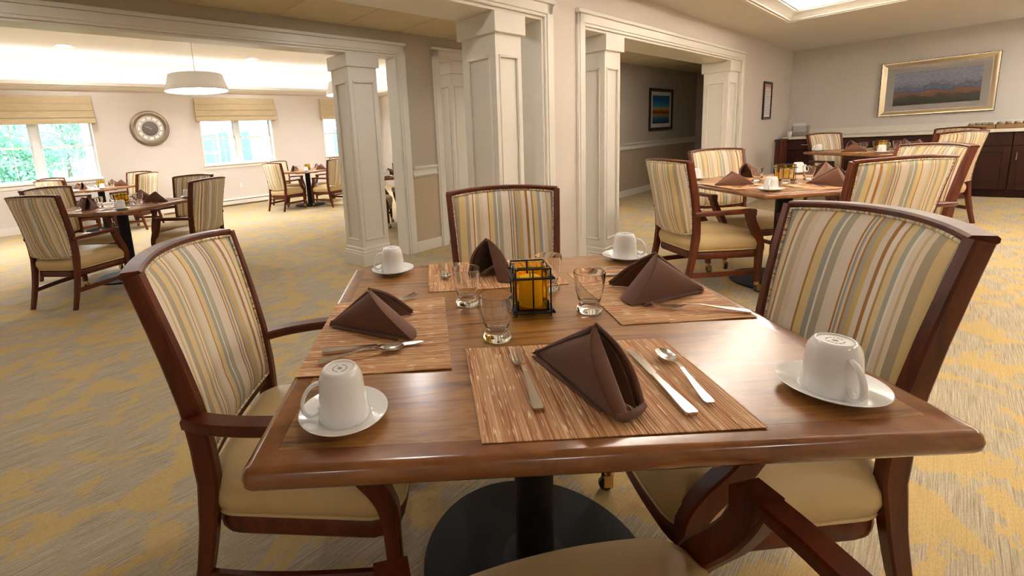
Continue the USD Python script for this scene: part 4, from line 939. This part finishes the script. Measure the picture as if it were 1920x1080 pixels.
def table(tp, cx, cy, rz, chairs, full=True, cuts=True, cups=None, jit=0.0, key=0):
    rr = random.Random(key + 5)
    def at(x, y, z): a, b = R2(x, y, rz); return (cx + a, cy + b, z)
    def j(s): return rr.uniform(-s, s) if key else 0.0
    lab = f'walnut-topped square dining table, {tp}'
    if 'table' in proto: dup(proto['table'], (cx, cy, 0), rz, lab)
    else: proto['table'] = make_table(lab, (cx, cy, 0))
    for side, (x, y, cr) in chairs.items():
        lb = f'striped armchair on the {side} side of the {tp}'
        a, b = R2(x, y, rz)
        if 'chair' in proto: dup(proto['chair'], (cx + a, cy + b, 0), rz + cr, lb)
        else: proto['chair'] = make_chair(lb, (cx + a, cy + b, 0), rz + cr, 'striped dining armchairs')
    for side, (x, y, mr) in MATS.items():
        x += j(.01); y += j(.01); mm = mr + j(3)
        place('mat_' + side, lambda l, p, r, s=side: make_mat(l, p, r, list(MATS).index(s) + 1), f'tan woven placemat on the {side} side of the {tp}', at(x, y, ZT_), rz + mm, 'woven placemats')
        T, W1, W2, A, q1, q2 = NAPS[side]
        place('nap_' + side, lambda l, p, r: make_napkin(l, p, r, T, W1, W2, A, q1, q2), f'brown folded napkin on the {side} placemat of the {tp}', at(x, y, ZM), rz + mm + j(4), 'brown folded napkins')
    if cuts:
        for kind, mk in (('fork', make_fork), ('table_knife', make_knife), ('teaspoon', make_spoon)):
            for side, x, y, r in CUTS[kind]:
                nm = {'fork': 'fork', 'table_knife': 'table knife', 'teaspoon': 'teaspoon'}[kind]
                place(kind, mk, f'stainless steel {nm} on the {side} placemat of the {tp}', at(x, y, ZM + (.001 if kind != 'fork' or side != 'x' else 0)), rz + r, 'stainless cutlery')
    for corner, x, y, r in (cups or CUPS):
        x += j(.012); y += j(.012); r += j(40)
        place('saucer', make_saucer, f'white saucer at the {corner} corner of the {tp}', at(x, y, ZT_), rz, 'white saucers')
        place('cup', make_cup, f'upside-down white cup at the {corner} corner, {tp}', at(x, y, ZT_ + .0068), rz + r, 'white coffee cups')
    for nm, x, y in GLS:
        place('glass', make_glass, f'clear waisted tumbler, {nm} of four on the {tp}', at(x + j(.01), y + j(.01), ZT_), rz, 'clear tumblers')
    place('candle', make_candle, f'amber candle holder in black wire frame on the {tp}', at(.008, .020, ZT_), rz - 2, 'amber candle holders')
table('nearest table', 0, 0, 0, CHS)
ST = {'left': (-.66, .02, -90), 'right': (.66, -.02, 90), 'far': (.02, .66, 180), 'near': (0, -.66, 0)}
def rel(cx, cy, rz, ch):
    """world chair places -> table axes."""
    o = {}
    for k, (x, y, r) in ch.items():
        a, b = R2(x - cx, y - cy, -rz); o[k] = (a, b, r - rz)
    return o
table('table before the buffet', 2.36, 2.24, 0, rel(2.36, 2.24, 0, {'left': (1.80, 2.27, -85), 'far': (2.43, 2.86, 183), 'near': (2.291, 1.643, -2), 'right': (2.96, 2.12, 86)}), key=1)
table('table by the buffet cabinets', 5.32, 4.58, 0, rel(5.32, 4.58, 0, {'far': (5.38, 5.17, 186), 'near': (5.24, 3.98, 0), 'right': (5.95, 4.6, 90)}), cuts=False, key=2)
table('left table nearest the camera', -3.46, 3.56, -10, rel(-3.46, 3.56, -10, {'near': (-3.43, 2.87, -11), 'right': (-2.84, 3.67, 78), 'far': (-3.25, 4.36, 178), 'left': (-4.08, 3.69, -105)}), key=3)
table('table under the left window', -6.15, 7.02, -6, ST, cuts=False, key=4)
table('distant table by the middle window', -2.9, 8.8, -32, {**ST, 'near': (0, -.62, 2), 'right': (.60, 0, 87)}, cuts=False, key=5)
table('table behind the left columns', -.45, 5.65, 0, ST, cuts=False, key=6)

# ------------------------------------------------------------------ outside the windows
struct('ground', bx(-60, 40, LW_B + .25, 110, -1.2, -1.0), GRASS, 'lawn outside the windows')
def tree(label, a, b, h, rad, mat, seed):
    r = np.random.default_rng(seed); t = thing('tree', label, 'tree', room(a, b, -1.0), 0, None)
    obj('trunk', sweep(np.array([(0, 0, 0), (.05, .03, h * .3), (-.03, .05, h * .6), (0, 0, h * .9)]), circ(.16, 8), side=(1, 0, 0), scale=np.array([(1, 1), (.8, .8), (.5, .5), (.15, .15)])), BARK, t)
    n = 5200; u = r.normal(size=(n, 3)); u /= np.linalg.norm(u, axis=1)[:, None]
    cl = r.normal(size=(26, 3)); cl /= np.linalg.norm(cl, axis=1)[:, None]; cl *= (.35 + .6 * r.random((26, 1)))
    k = r.integers(0, 26, n); q = cl[k] + u * (.34 * r.random((n, 1)) ** .4)
    if 'conifer' in label: q[:, :2] *= (1.05 - (q[:, 2:] + 1) / 2) * .9
    P = np.c_[q[:, 0] * rad, q[:, 1] * rad, h * .62 + q[:, 2] * h * .42]
    P[:, 2] = np.maximum(P[:, 2], .3)
    s = .08 + .07 * r.random(n); d1 = r.normal(size=(n, 3)); d1 /= np.linalg.norm(d1, axis=1)[:, None]; d2 = np.cross(d1, u); d2 /= np.linalg.norm(d2, axis=1)[:, None] + 1e-9
    v = np.stack([P - d1 * s[:, None], P + d2 * s[:, None] * .5, P + d1 * s[:, None], P - d2 * s[:, None] * .5], 1).reshape(-1, 3)
    i = np.arange(n)[:, None] * 4; f = np.vstack([i + [0, 1, 2], i + [0, 2, 3]])
    m = obj('foliage', (v, f), mat, t, smooth=False); setd(m, kind='stuff')
TREES = [('bushy green tree outside the left window, lower left', -8.5, 22, 3.6, 2.4, 0), ('pale green tree outside the left window, low in the right sash', -1.6, 24, 4.2, 2.6, 1), ('tall dark conifer outside the left window, in the left sash', -7.5, 34, 8.4, 2.2, 2),
         ('round tree behind the conifer at the left window mullion', -3.6, 32, 5.6, 2.6, 0), ('distant tree at the right edge of the left window', 1.6, 40, 6.4, 3.0, 1), ('light bush filling the bottom of the left window', -4.4, 17.4, 3.0, 2.2, 1), ('dark bush at the far left of the left window', -11.5, 26, 4.6, 2.8, 2)]
for k, (lb, a, b, h, rad, mi) in enumerate(TREES): tree(lb, a, b, h, rad, LEAF[mi], 40 + k)
hs = thing('neighbour_house', 'white clapboard house with blue shutters outside the middle window', 'house', room(7.2, 19.0, -1.0), ROT)
W2 = 6.0
for k in range(30): obj('board', hull([(x, y, z) for x in (-W2, W2) for (y, z) in ((0, k * .2), (-.03, k * .2), (-.008, k * .2 + .205), (0, k * .2 + .205))]), SIDING, hs, smooth=False)
obj('wall_core', bx(-W2, W2, .001, 4.0, 0, 6.0), SIDING, hs)
for wx in (-4.6, -2.4, -.2, 2.0, 4.2):
    wn = obj('window', cat_(bx(wx - .45, wx + .45, -.05, 0, 1.5, 1.58), bx(wx - .45, wx + .45, -.05, 0, 3.0, 3.08), bx(wx - .45, wx - .38, -.05, 0, 1.5, 3.08), bx(wx + .38, wx + .45, -.05, 0, 1.5, 3.08), bx(wx - .4, wx + .4, -.045, 0, 2.24, 2.30)), WHITEP, hs)
    obj('pane', bx(wx - .39, wx + .39, -.034, -.005, 1.57, 3.02), HGLASS, wn, smooth=False)
    for s in (-1, 1): obj('shutter', bx(wx + s * .66 - .18, wx + s * .66 + .18, -.06, -.02, 1.5, 3.08, .01), SHUT, hs)
